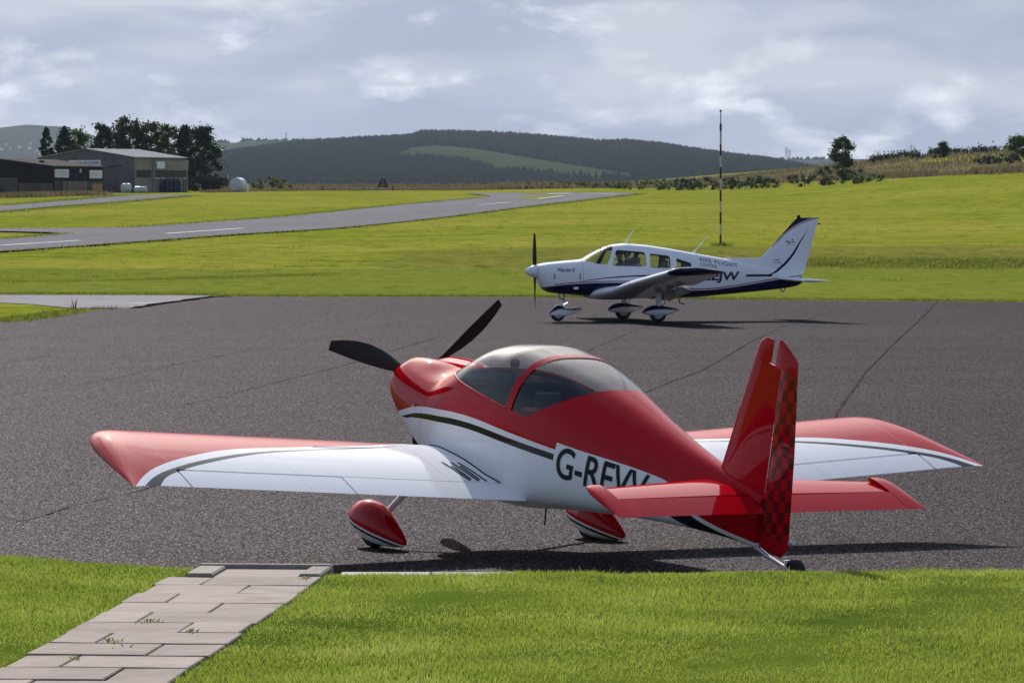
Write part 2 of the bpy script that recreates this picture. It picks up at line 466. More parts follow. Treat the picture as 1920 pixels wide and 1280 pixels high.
def drape(name, poly, mat, dz, sx=None, sy=8.0, parent=None):
    bm = bmesh.new()
    bm.faces.new([bm.verts.new((x, y, 0)) for x, y in poly])
    y0, y1 = min(p[1] for p in poly), max(p[1] for p in poly)
    for yy in np.arange(y0 + sy, y1, sy):
        bmesh.ops.bisect_plane(bm, geom=bm.verts[:] + bm.edges[:] + bm.faces[:], plane_co=(0, yy, 0), plane_no=(0, 1, 0))
    if sx:
        x0, x1 = min(p[0] for p in poly), max(p[0] for p in poly)
        for xx in np.arange(x0 + sx, x1, sx):
            bmesh.ops.bisect_plane(bm, geom=bm.verts[:] + bm.edges[:] + bm.faces[:], plane_co=(xx, 0, 0), plane_no=(1, 0, 0))
    bmesh.ops.triangulate(bm, faces=bm.faces[:])
    for v in bm.verts: v.co.z = float(zg(v.co.x, v.co.y)) + dz
    bmesh.ops.recalc_face_normals(bm, faces=bm.faces[:])
    for f in bm.faces:
        if f.normal.z < 0: f.normal_flip()
    me = bpy.data.meshes.new(name); bm.to_mesh(me); bm.free()
    me.materials.append(mat)
    return link(bpy.data.objects.new(name, me), parent)

apron = tag(drape('apron', APRON, M_apron, 0.004, 20.0, 6.0), kind='structure')
tag(drape('taxi_strip', STRIP, M_strip, 0.012, None, 6.0), kind='structure')

TAXI_LO = [(-500, 505), (-250, 488), (0, 474), (200, 459.5), (440, 441.5), (640, 429), (840, 408), (984, 389.5), (1109, 375), (1202, 363.5)]
TAXI_HI = [(1150, 362.3), (1000, 362), (871, 363.6), (900, 366), (921, 369.5), (905, 371.5), (840, 376.5), (740, 386), (640, 397), (520, 408.7), (352, 421), (236, 429), (0, 430.5), (-300, 432), (-300, 436), (0, 435.5), (90, 437.5), (117, 439.5), (95, 442.5), (0, 450), (-250, 464), (-500, 478)]
taxi = tag(drape('taxiway', [tuple(at(*p)[:2]) for p in TAXI_LO + TAXI_HI], M_taxi, 0.09, None, 10.0), kind='structure')
ROAD = [(-400, 425), (0, 398), (108, 387.5), (233, 379), (325, 371.2), (362, 366.8), (352, 365.6), (233, 367.8), (108, 377.2), (0, 387.3), (-400, 413)]
tag(drape('access_road', [tuple(at(*p)[:2]) for p in ROAD], M_taxi, 0.09, None, 12.0), kind='structure')

EARTH = [(1490, 491.5), (1560, 490.5), (1630, 491.5), (1700, 490.5), (1790, 491.5), (1930, 489.5), (2100, 489), (2100, 496), (1930, 496), (1850, 494.5), (1700, 495), (1640, 494), (1560, 495), (1490, 493)]
tag(drape('earth_track', [tuple(at(*p)[:2]) for p in EARTH], plain('bare_earth', (0.115, 0.095, 0.05), 0.95, var=0.7, vscale=0.35, spec=0.0), 0.03, 4.0, 4.0), kind='structure')

def ribbon(name, pts, w, mat, dz, parent, jit=0.0, step=0.25, wj=0.0):
    """flat strip along ground points"""
    P = [Vector((p[0], p[1])) for p in pts]
    L = [0.0]
    for i in range(1, len(P)): L.append(L[-1] + (P[i] - P[i - 1]).length)
    n = max(2, int(L[-1] / step)); V = []; off = 0
    for i in range(n + 1):
        s = L[-1] * i / n
        x = float(np.interp(s, L, [p.x for p in P])); y = float(np.interp(s, L, [p.y for p in P]))
        s2 = min(s + 0.05 * L[-1] / n + 0.05, L[-1]); s1 = s2 - 0.1
        d = Vector((float(np.interp(s2, L, [p.x for p in P]) - np.interp(s1, L, [p.x for p in P])), float(np.interp(s2, L, [p.y for p in P]) - np.interp(s1, L, [p.y for p in P])))).normalized()
        off = off * 0.7 + random.uniform(-jit, jit); ww = w * (1 + random.uniform(-wj, wj)) / 2
        nrm = Vector((-d.y, d.x))
        for sg in (-1, 1):
            q = Vector((x, y)) + nrm * (off + sg * ww)
            V.append((q.x, q.y, float(zg(q.x, q.y)) + dz))
    F = [(2 * i, 2 * i + 1, 2 * i + 3, 2 * i + 2) for i in range(n)]
    o = mesh_obj(name, V, F, mat, parent, recalc=False)
    return o

CRACKS = [
    [(0, 986), (80, 968), (140, 948), (245, 925), (330, 900)],
    [(-60, 650), (0, 637.6), (119, 622), (253, 604), (330, 592)],
    [(-60, 694), (0, 683), (158, 655), (277, 640), (396, 618), (515, 602), (640, 583)],
    [(0, 744.5), (190, 715), (336, 683), (475, 655), (617, 634), (740, 606), (900, 580)],
    [(336, 762), (416, 744.5), (527, 715), (633, 689), (732, 659), (830, 630)],
    [(1190, 745), (1260, 716), (1319, 694), (1357, 672), (1407, 642), (1470, 612), (1560, 585)],
    [(1050, 690), (1110, 655), (1180, 625), (1260, 595)],
]
for c in CRACKS:
    tag(ribbon('paving_joint', [at(*p) for p in c], 0.013, M_crack, 0.008, apron, 0.006, 0.25, 0.8))
WEEDLINE = [(1758, 566), (1735, 590), (1712, 612), (1690, 632), (1650, 672), (1622, 700), (1588, 748), (1562, 790), (1540, 830)]
ribbon('paving_joint', [at(*p) for p in WEEDLINE], 0.03, M_crack_brown, 0.008, apron, 0.010, 0.3, 0.8)
ribbon('paving_joint', [at(*p) for p in ((250, 578), (300, 570), (400, 557), (430, 556))], 0.35, M_crack, 0.018, apron, 0.05, 0.6, 0.3)
for a_, b_ in (((0, 463.5), (148, 454)), ((310, 441), (455, 430.5)), ((566, 419), (672, 409)), ((754, 400.5), (836, 393.5)), ((897, 386), (958, 381)), ((1008, 374.5), (1056, 369)), ((1026, 364.6), (1068, 364.4)), ((1102, 364.6), (1118, 364.5)), ((1131, 364.6), (1148, 364.5))):
    flat = abs(a_[1] - b_[1]) < 1
    ribbon('painted_dash', [at(*a_), at(*b_)], 3.5 if flat else 0.38, M_line, 0.11, taxi, 0, 5.0)
ribbon('painted_line', [at(245, 570), at(290, 568.6)], 0.25, M_line, 0.02, apron, 0, 2.0)

# ------------------------------------------------------------------ lawn, path
LZ = 0.22
EX = [-30, -3.6, -2.25, -1.3, -0.55, 1.3, 3.4, 30]; EY = [34.5, 32.35, 31.1, 30.7, 30.75, 30.9, 31.1, 32.0]
def lawn_edge(x): return np.interp(x, EX, EY)
lxs = np.linspace(-26, 26, 131); V = []
prof = [(-14.0, 0.0), (-9.0, 0.0), (-6.0, 0), (-4.0, 0), (-2.0, 0.0), (-1.0, 0.0), (-0.5, 0.0), (-0.22, -0.012), (-0.08, -0.045), (0.03, -0.11), (0.10, -0.20), (0.12, -0.24)]
for x in lxs:
    e = float(lawn_edge(x)) + 0.04 * math.sin(x * 5.1) + 0.03 * math.sin(x * 13.7 + 1)
    for s, dz in prof:
        bump = 0.012 * math.sin(x * 1.7 + s * 2.1) + 0.008 * math.sin(x * 4.1 - s * 1.3)
        V.append((x, e + s, LZ + dz + bump))
np_ = len(prof)
F = [(i * np_ + j, (i + 1) * np_ + j, (i + 1) * np_ + j + 1, i * np_ + j + 1) for i in range(len(lxs) - 1) for j in range(np_ - 1)]
lawn = tag(mesh_obj('lawn', V, F, M_lawn_soil, None, True, False), kind='structure')

# paved path: two slabs to a row, staggered joints
PTOP, PBOT = Vector((-1.765, 30.0)), Vector((-2.40, 21.5))
pdir = (PBOT - PTOP).normalized(); pn = Vector((-pdir.y, pdir.x))          # pn points to +x side
if pn.x < 0: pn = -pn
def stone_material(name, c, var=0.2):
    t = NT(name); t.tc = t.n('ShaderNodeTexCoord')
    oi = t.n('ShaderNodeObjectInfo')
    f = t.math('MULTIPLY_ADD', t.noise(3.0, 7, 0.7), 0.75, t.math('MULTIPLY', oi.outputs['Random'], 0.3))
    lo = tuple(v * (1 - var) for v in c); hi = tuple(min(1, v * (1 + var)) for v in c)
    col = t.ramp(f, [(0.32, lo), (0.72, hi)])
    col = t.mix(t.ramp(t.noise(1.1, 6, 0.75), [(0.48, 0.0), (0.72, 0.75)]), col, (0.13, 0.115, 0.09))
    col = t.mix(t.ramp(t.noise(5.0, 6, 0.8, mscale=(0.5, 2.5, 1)), [(0.58, 0.0), (0.70, 0.5)]), col, tuple(min(1, v * 1.6) for v in c))
    col = t.mix(t.ramp(t.noise(70, 3, 0.6), [(0.62, 0.0), (0.72, 0.4)]), col, tuple(v * 1.5 for v in c))
    return t.done(t.principled(col, 0.9, spec=0.05, normal=t.bump(t.noise(90, 4, 0.7), 0.35, 0.004)))
M_slab = stone_material('paving_slab', (0.25, 0.205, 0.185))
M_frame = stone_material('edging_stone', (0.235, 0.205, 0.185))
M_kerb = stone_material('kerb_stone', (0.30, 0.29, 0.28))
path = tag(empty('path', (PTOP.x, PTOP.y, LZ)), kind='structure')
PW, ROW = 1.02, 0.665
seams = [0.29, 0.62, 0.27, 0.63, 0.30, 0.64, 0.28, 0.66, 0.31, 0.65, 0.30, 0.63, 0.3]
def slab(s0, s1, t0, t1, z0, thick=0.05, gap=0.006, tilt=(0, 0), name='slab', mat=M_slab, parent=path, origin=None, bev=0.006):
    """block between path distances s0..s1 and widths t0..t1 (metres from the left edge)"""
    b = MB()
    c = PTOP + pdir * ((s0 + s1) / 2) + pn * ((t0 + t1) / 2 - PW / 2)
    hx, hy = (t1 - t0) / 2 - gap, (s1 - s0) / 2 - gap
    R0, R1, R2 = [], [], []
    for sx, sy in ((-1, -1), (1, -1), (1, 1), (-1, 1)):
        def P(ix, iy, zz): q = c + pn * (sx * ix) + pdir * (sy * iy); return (q.x - PTOP.x, q.y - PTOP.y, zz + sx * tilt[0] + sy * tilt[1] - LZ)
        R0.append(P(hx, hy, z0 - thick)); R1.append(P(hx, hy, z0 - bev)); R2.append(P(hx - bev, hy - bev, z0))
    b.rings([R0, R1, R2])
    o = b.build(name, mat, parent)
    return o
for i in range(13):
    s0 = 0.02 + i * ROW; f = seams[i] * PW
    for (t0, t1) in ((0, f), (f, PW)):
        g_ = random.choice([0.003, 0.005, 0.009])
        wob = random.uniform(-0.015, 0.015)
        slab(s0, s0 + ROW, t0 + (wob if t0 == 0 else 0), t1 + (wob if t1 == PW else 0), LZ + 0.024 + random.uniform(-0.003, 0.004), 0.06, g_, (random.uniform(-.002, .002), random.uniform(-.003, .003)))
# raised stone edging that closes the path at the apron
fr = tag(empty('stone_edging', (PTOP.x, PTOP.y, LZ)), 'three raised stone edging blocks closing the slab path at the apron', 'edging')
slab(-0.66, 0.0, 0.10, 0.29, LZ + 0.045, 0.3, 0.002, name='edging_block', mat=M_frame, parent=fr, bev=0.012)
slab(-0.66, 0.0, PW - 0.16, PW - 0.01, LZ + 0.045, 0.3, 0.002, name='edging_block', mat=M_frame, parent=fr, bev=0.012)
slab(-0.75, -0.66, 0.10, PW - 0.01, LZ + 0.055, 0.3, 0.002, name='edging_block', mat=M_frame, parent=fr, bev=0.010)
slab(-0.66, 0.0, 0.29, PW - 0.16, LZ + 0.024, 0.2, 0.004, name='slab', mat=M_slab, parent=path)
# kerb stones along the lawn edge, right of the path
for k, (x0, x1) in enumerate(((-1.17, -0.56), (-0.55, 0.05))):
    b = MB(); yc = 30.93
    b.box(((x1 - x0) / 2, 0, 0.09), (x1 - x0 - 0.006, 0.3, 0.2))
    o = b.build('kerb_stone', M_kerb); o.location = (x0, yc, 0.0)
    tag(o, ('pale kerb stone at the lawn edge next to the path end' if k == 0 else 'pale kerb stone at the lawn edge, the one half buried in grass'), 'kerb stone', 'kerb stones at the lawn edge')

def on_path(x, y, m=0.0):
    rx, ry = x - PTOP.x, y - PTOP.y
    s = rx * pdir.x + ry * pdir.y; t = rx * pn.x + ry * pn.y
    return (s > -0.8 - m) & (np.abs(t) < PW / 2 + 0.0 + m)
def blades(name, X, Y, Z, H, W, mat, lean=0.5, kind='stuff', label=None, category=None):
    n = len(X); a = rng.uniform(0, 2 * math.pi, n); b = rng.uniform(0, 2 * math.pi, n)
    L = H * lean * rng.uniform(0.1, 1.0, n)
    dx, dy = np.cos(a) * W / 2, np.sin(a) * W / 2
    lx, ly = np.cos(b) * L, np.sin(b) * L
    V = np.empty((n, 5, 3))
    V[:, 0] = np.stack([X - dx, Y - dy, Z], -1); V[:, 1] = np.stack([X + dx, Y + dy, Z], -1)
    V[:, 2] = np.stack([X + dx * .8 + lx * .35, Y + dy * .8 + ly * .35, Z + H * .6], -1)
    V[:, 3] = np.stack([X - dx * .8 + lx * .35, Y - dy * .8 + ly * .35, Z + H * .6], -1)
    V[:, 4] = np.stack([X + lx, Y + ly, Z + H], -1)
    i = np.arange(n)[:, None] * 5
    F = np.concatenate([i + np.array([[0, 1, 2]]), i + np.array([[0, 2, 3]]), i + np.array([[3, 2, 4]])], 0)
    o = fast_mesh(name, V.reshape(-1, 3), F, mat)
    return tag(o, label, category, kind=kind)
# lawn blades
n = 380000
Y = rng.uniform(21.8, 32.9, n); X = rng.uniform(-1, 1, n) * (0.115 * Y + 2.2)
E_ = lawn_edge(X) + 0.04 * np.sin(X * 5.1) + 0.03 * np.sin(X * 13.7 + 1) + 0.02 * np.sin(X * 37); k = (Y < E_ + 0.10) & ~on_path(X, Y, np.where(rng.random(n) < 0.25, -0.055, 0.0))
X, Y, E_ = X[k], Y[k], E_[k]
patch = 0.5 + 0.5 * np.sin(X * 2.3 + np.sin(Y * 1.9) * 1.5) * np.sin(Y * 2.9 + np.cos(X * 1.3))
H = rng.uniform(0.016, 0.038, len(X)) * (0.6 + 0.75 * patch) * np.where(rng.random(len(X)) < 0.015, 1.9, 1.0)
edge = np.clip((Y - E_ + 0.15) / 0.25, 0, 1); H *= 1 + 0.35 * edge
drop = np.interp(Y - E_, [-0.5, -0.22, -0.08, 0.03, 0.10], [0, -0.012, -0.045, -0.11, -0.19])
blades('lawn_grass', X, Y, LZ - 0.004 + drop, H, rng.uniform(0.003, 0.006, len(X)), M_blade, 0.9, label='short bright green mown grass of the lawn in the foreground', category='grass')
# weeds in the path joints
wx, wy = [], []
for px, py, s in ((278, 1166, 22), (360, 1184, 18), (208, 1203, 30), (140, 1235, 8), (575, 1083, 34), (228, 1212, 6)):
    d = FPX * (CAMZ - LZ - 0.03) / (py - YH)
    wx += list((px - 960) / FPX * d + rng.normal(0, 0.03, s)); wy += list(d + rng.normal(0, 0.06, s))
wx, wy = np.array(wx), np.array(wy)
blades('joint_weeds', wx, wy, np.full(len(wx), LZ + 0.02), rng.uniform(0.012, 0.032, len(wx)), rng.uniform(0.006, 0.014, len(wx)), M_tuft, 1.4, label='little green weeds growing in the joints of the slab path', category='weeds')

# rough verge tufts along pavement edges, clumps over the field
def along(pts, n, spread):
    P = [at(*p) for p in pts]; L = np.cumsum([0] + [(P[i + 1] - P[i]).length for i in range(len(P) - 1)])
    s = rng.uniform(0, L[-1], n)
    return np.interp(s, L, [p.x for p in P]) + rng.normal(0, spread, n), np.interp(s, L, [p.y for p in P]) + rng.normal(0, spread, n)
tx, ty, th_ = [], [], []
def addt(x, y, h): tx.append(x); ty.append(y); th_.append(h)
for pts, n, sp, h in (
        ([(0, 604.5), (77, 593.5), (133, 584.5)], 1500, 0.25, 0.10), ([(400, 555), (960, 555.5), (1300, 560), (1920, 565.5)], 9000, 0.30, 0.085), ([(0, 552.5), (400, 553.5)], 2500, 0.4, 0.10),
        (TAXI_LO[2:], 5000, 0.5, 0.16), ([(905, 371.5), (740, 386), (520, 408.7), (352, 421), (236, 429), (0, 430.5)], 4500, 0.6, 0.2),
        ([(0, 451), (95, 443), (117, 440)], 700, 0.4, 0.2), ([(0, 399), (233, 379.5), (360, 367)], 2500, 0.8, 0.2), ([(0, 387), (233, 367.5)], 2500, 0.8, 0.25),
        ([(0, 529), (230, 527), (420, 521), (640, 514)], 2600, 0.7, 0.10), ([(1490, 495), (1700, 496), (1940, 496.5)], 3500, 0.9, 0.13), ([(1490, 490), (1700, 490.5), (1940, 489.5)], 3500, 0.9, 0.16)):
    x, y = along(pts, n, sp); addt(x, y, rng.uniform(0.5, 1.2, n) * h)
TAXI_ROUGH = [tuple(at(*q)[:2]) for q in ((0, 474), (640, 429), (1202, 363), (871, 363), (640, 397), (236, 429), (0, 430))]
for _ in range(420):
    px = rng.uniform(-60, 1980); py = 352 + (rng.random() ** 1.3) * 175
    if py < 400 and px < 420: continue
    p = at(px, py)
    if p.y > 900 or in_poly(np.array([p.x]), np.array([p.y]), TAXI_ROUGH)[0]: continue
    n = int(rng.integers(8, 40)); r = rng.uniform(0.15, 0.9)
    addt(p.x + rng.normal(0, r, n), p.y + rng.normal(0, r * 2, n), rng.uniform(0.04, 0.12, n))
for px, py in ((549, 501), (458, 511), (175, 520)):
    p = at(px, py); addt(p.x + rng.normal(0, 0.35, 90), p.y + rng.normal(0, 0.5, 90), rng.uniform(0.05, 0.13, 90))
tx, ty, th_ = map(np.concatenate, (tx, ty, th_))
blades('field_tufts', tx, ty, zg(tx, ty) - 0.01, th_, th_ * 0.35, M_tuft, 1.3, label='rough tufts of longer grass scattered over the airfield', category='grass')
x, y = along([(100, 590), (133, 584), (180, 580), (225, 577)], 420, 0.12)
h = rng.uniform(0.03, 0.11, len(x)); 
x2, y2 = along([(134, 584), (137, 584)], 14, 0.05); x = np.concatenate([x, x2]); y = np.concatenate([y, y2]); h = np.concatenate([h, rng.uniform(0.15, 0.42, 14)])
x3, y3 = along(WEEDLINE, 900, 0.03); x = np.concatenate([x, x3]); y = np.concatenate([y, y3]); h = np.concatenate([h, rng.uniform(0.006, 0.025, 900)])
x3, y3 = along([(327, 1040), (329, 1046)], 6, 0.012); x = np.concatenate([x, x3]); y = np.concatenate([y, y3]); h = np.concatenate([h, rng.uniform(0.03, 0.10, 6)])
blades('apron_weeds', x, y, zg(x, y), h, h * 0.09 + 0.004, M_weed, 0.7, label='brown dry weeds growing from the joints and edge of the apron', category='weeds')

# ------------------------------------------------------------------ hills, woods, heath
M_moor = plain('moor_grass', (0.04, 0.046, 0.034), 0.9, var=0.35, vscale=0.004, spec=0.0)
M_farfield = plain('far_pasture', (0.034, 0.052, 0.022), 0.9, var=0.25, vscale=0.01, spec=0.0)
M_forest_floor = plain('forest_floor', (0.015, 0.02, 0.012), 0.95, var=0.3, vscale=0.01, spec=0.0)
M_conifer = plain('conifer_far', (0.009, 0.016, 0.010), 0.9, var=0.5, vscale=0.02, spec=0.0)
M_heath_soil = plain('heath_soil', (0.12, 0.105, 0.05), 0.95, var=0.4, vscale=0.05, spec=0.0)

def sky_z(py, d): return CAMZ + (YH - py) / FPX * d
def hill(name, sky_pts, d_ridge, d_front, py_front, mats, field=None, nx=110, ny=26, back=1.5, rough=0.0):
    """ridge whose crest passes through the given (px, py) skyline at distance d_ridge"""
    pxs = [p[0] for p in sky_pts]; pys = [p[1] for p in sky_pts]
    xs = (np.linspace(pxs[0], pxs[-1], nx) - 960) / FPX * d_ridge
    zr = np.array([sky_z(np.interp(x / d_ridge * FPX + 960, pxs, pys), d_ridge) for x in xs])
    ts = np.concatenate([np.linspace(0, 1, ny), np.linspace(1.1, 1 + back, 6)])
    z0 = sky_z(py_front, d_front)
    V = []; 
    for t in ts:
        y = d_front + (d_ridge - d_front) * t
        for x, z in zip(xs, zr):
            if t <= 1: zz = z0 + (z - z0) * (t ** 0.92)
            else: zz = z + (z0 - 30 - z) * ((t - 1) / back) ** 1.2
            V.append((x, y, zz + rough * math.sin(x * 0.013 + y * 0.004) * math.sin(y * 0.011)))
    n = len(xs)
    F = [(i * n + j, i * n + j + 1, (i + 1) * n + j + 1, (i + 1) * n + j) for i in range(len(ts) - 1) for j in range(n - 1)]
    fm = None
    if field:
        fm = []
        for f in F:
            c = sum((Vector(V[i]) for i in f), Vector()) / 4
            px = c.x / c.y * FPX + 960; py = YH - (c.z - CAMZ) / c.y * FPX
            fm.append(1 if in_poly(np.array([px]), np.array([py]), field)[0] else 0)
    o = mesh_obj(name, V, F, mats, None, True, False, fm=fm)
    tag(o, kind='structure')
    def height(x, y):
        t = (y - d_front) / (d_ridge - d_front)
        z = np.interp(x, xs, zr)
        return np.where(t <= 1, z0 + (z - z0) * np.clip(t, 0, 1) ** 0.92, z + (z0 - 30 - z) * np.clip((t - 1) / back, 0, 1) ** 1.2)
    return o, height, (xs[0], xs[-1])

FIELD = [(728, 296), (775, 276), (822, 273), (892, 279), (986, 295), (1090, 312), (1197, 328), (1180, 333), (1060, 332), (935, 323), (900, 312), (860, 304), (790, 299)]
FIELD2 = [(1000, 337), (1060, 334), (1190, 334), (1250, 338), (1100, 341)]
SKYL = [(330, 312), (400, 296), (470, 285), (560, 273), (640, 268), (720, 264), (776, 261), (782, 254), (860, 254), (960, 258), (1060, 266), (1120, 272), (1180, 271), (1240, 277), (1300, 287), (1380, 298), (1440, 305), (1520, 330), (1580, 345)]
_, hz, hx = hill('wooded_hill', SKYL, 6000, 4300, 349, [M_forest_floor, M_farfield], FIELD, 240, 70)
hill('far_hill', [(-500, 300), (-120, 262), (0, 240), (50, 234), (120, 238), (190, 258), (260, 285), (400, 310), (520, 330)], 11500, 7500, 345, [M_moor])
hill('pasture_hill', [(250, 300), (330, 275), (400, 266), (440, 268), (470, 263), (520, 265), (560, 262), (590, 268), (640, 285), (760, 310)], 9000, 6800, 335, [M_farfield])
hill('distant_ridge', [(1200, 312), (1380, 302), (1440, 300), (1490, 300), (1560, 298), (1680, 299), (1740, 290), (1790, 287), (1850, 289), (2000, 293), (2300, 312)], 9500, 6500, 345, [M_moor])

def cones(name, X, Y, Z, H, R, mat, sides=5):
    n = len(X); a0 = rng.uniform(0, 6.28, n)
    V = np.empty((n, sides + 1, 3))
    for k in range(sides):
        a = a0 + 2 * math.pi * k / sides; r = R * rng.uniform(0.75, 1.25, n)
        V[:, k] = np.stack([X + np.cos(a) * r, Y + np.sin(a) * r, Z - 0.5 + rng.uniform(0, 0.15, n) * H], -1)
    V[:, sides] = np.stack([X + rng.normal(0, 0.1, n) * R, Y, Z + H], -1)
    i = np.arange(n)[:, None] * (sides + 1)
    F = np.concatenate([i + np.array([[k, (k + 1) % sides, sides]]) for k in range(sides)], 0)
    return fast_mesh(name, V.reshape(-1, 3), F, mat)
n = 34000
Y = np.concatenate([rng.uniform(4330, 6100, n), rng.uniform(5940, 6080, 2500)]); X = rng.uniform(hx[0], hx[1], len(Y)); Z = hz(X, Y)
PX = X / Y * FPX + 960; PY = YH - (Z - CAMZ) / Y * FPX
keep = ~in_poly(PX, PY, FIELD) & ~in_poly(PX, PY, FIELD2)
keep &= ~((PY > 331) & (rng.random(len(X)) < 0.35))
X, Y, Z = X[keep], Y[keep], Z[keep]
H = rng.uniform(5.0, 9.5, len(X))
tag(cones('forest', X, Y, Z, H, H * rng.uniform(0.28, 0.42, len(X)), M_conifer), 'dark conifer forest covering the long hill in the distance', 'forest', kind='stuff')
# tree clumps on the far ridges
fx, fy, fz, fh = [], [], [], []
for px0, px1, py0, py1, d, m in ((400, 432, 266, 268, 8990, 40), (455, 585, 264, 265, 8990, 80), (1440, 1560, 300, 298, 9480, 90), (1680, 1800, 299, 287, 9480, 60)):
    p = rng.uniform(px0, px1, m); fx.append((p - 960) / FPX * d); fy.append(np.full(m, d) + rng.uniform(-30, 0, m)); fz.append(sky_z(np.interp(p, [px0, px1], [py0, py1]), d) - 6); fh.append(rng.uniform(6, 13, m))
fx, fy, fz, fh = map(np.concatenate, (fx, fy, fz, fh))
tag(cones('far_trees', fx, fy, fz, fh, fh * rng.uniform(0.5, 1.0, len(fx)), M_conifer, 6), 'rounded far trees along the pale distant ridges', 'trees', kind='stuff')

HEATH = [(395, 361.5), (430, 359.5), (560, 357.5), (700, 357), (860, 356.5), (980, 355), (1200, 352.5), (1350, 346.5), (1500, 340), (1700, 332), (1920, 322.5), (2150, 314)]
hp = [at(*p) for p in HEATH]
hpoly = [(p.x, p.y) for p in hp] + [(420, 2600), (-260, 2600)]
tag(drape('heath', hpoly, M_heath_soil, 0.06, 25.0, 25.0), kind='structure')
n = 60000
Y = 430 + 620 * rng.random(n) ** 1.5; X = rng.uniform(-75, 120, n)
k = in_poly(X, Y, hpoly); X, Y = X[k], Y[k]
x, y = along(HEATH, 9000, 1.2); X = np.concatenate([X, x]); Y = np.concatenate([Y, y + 1.5])
H = rng.uniform(0.25, 0.7, len(X)) * (0.7 + 0.6 * (np.sin(X * 0.21 + 1) * np.sin(Y * 0.05) > 0.1))
blades('heath_grass', X, Y, zg(X, Y), H, H * 0.28, M_heath, 0.5, label='tall brown dry grass and heath beyond the airfield', category='heath')
n = 5000
x, y = along([(-30, 371), (40, 370), (100, 367.8), (180, 366.5)], n, 1.3); H = rng.uniform(0.2, 0.75, n)
blades('shed_grass', x, y + 1.0, zg(x, y + 1.0), H, H * 0.25, M_heath, 0.5, label='tall dry grass along the foot of the dark shed', category='grass')

# ------------------------------------------------------------------ trees and bushes
def leaf_material(name, c, transl=0.25):
    t = NT(name); t.tc = t.n('ShaderNodeTexCoord')
    f = t.noise(1.4, 4, 0.6)
    col = t.ramp(f, [(0.3, tuple(v * 0.55 for v in c)), (0.7, tuple(v * 1.5 for v in c))])
    d = t.principled(col, 0.6, spec=0.2)
    tl = t.n('ShaderNodeBsdfTranslucent'); t.put(col, tl.inputs[0])
    mx = t.n('ShaderNodeMixShader'); mx.inputs[0].default_value = transl
    t.t.links.new(d, mx.inputs[1]); t.t.links.new(tl.outputs[0], mx.inputs[2])
    return t.done(mx.outputs[0])
M_leaf = leaf_material('leaf_dark', (0.040, 0.058, 0.022))
M_leaf_g = leaf_material('leaf_green', (0.062, 0.090, 0.022), 0.35)
M_needle = leaf_material('needle', (0.024, 0.040, 0.022), 0.12)
M_bark = plain('bark', (0.055, 0.042, 0.032), 0.9, var=0.3, vscale=2)
def leaf_cloud(C, R, N, s, flat=1.0):
    """leaf quads around cluster centres C with radius R"""
    C = np.repeat(np.asarray(C, float), N, 0); R = np.repeat(np.asarray(R, float), N)
    n = len(C)
    v = rng.normal(0, 1, (n, 3)); v /= np.linalg.norm(v, axis=1)[:, None]
    v *= np.clip(np.abs(rng.normal(0, 0.62, n)), 0, 1.5)[:, None] * R[:, None]; v[:, 2] *= flat
    P = C + v
    a = rng.normal(0, 1, (n, 3)); a /= np.linalg.norm(a, axis=1)[:, None]
    b = np.cross(a, rng.normal(0, 1, (n, 3))); b /= np.linalg.norm(b, axis=1)[:, None]
    sz = s * rng.uniform(0.5, 1.3, n)[:, None]
    V = np.stack([P - a * sz, P + b * sz * 0.55, P + a * sz, P - b * sz * 0.55], 1)
    return V.reshape(-1, 3), np.arange(n * 4).reshape(n, 4)
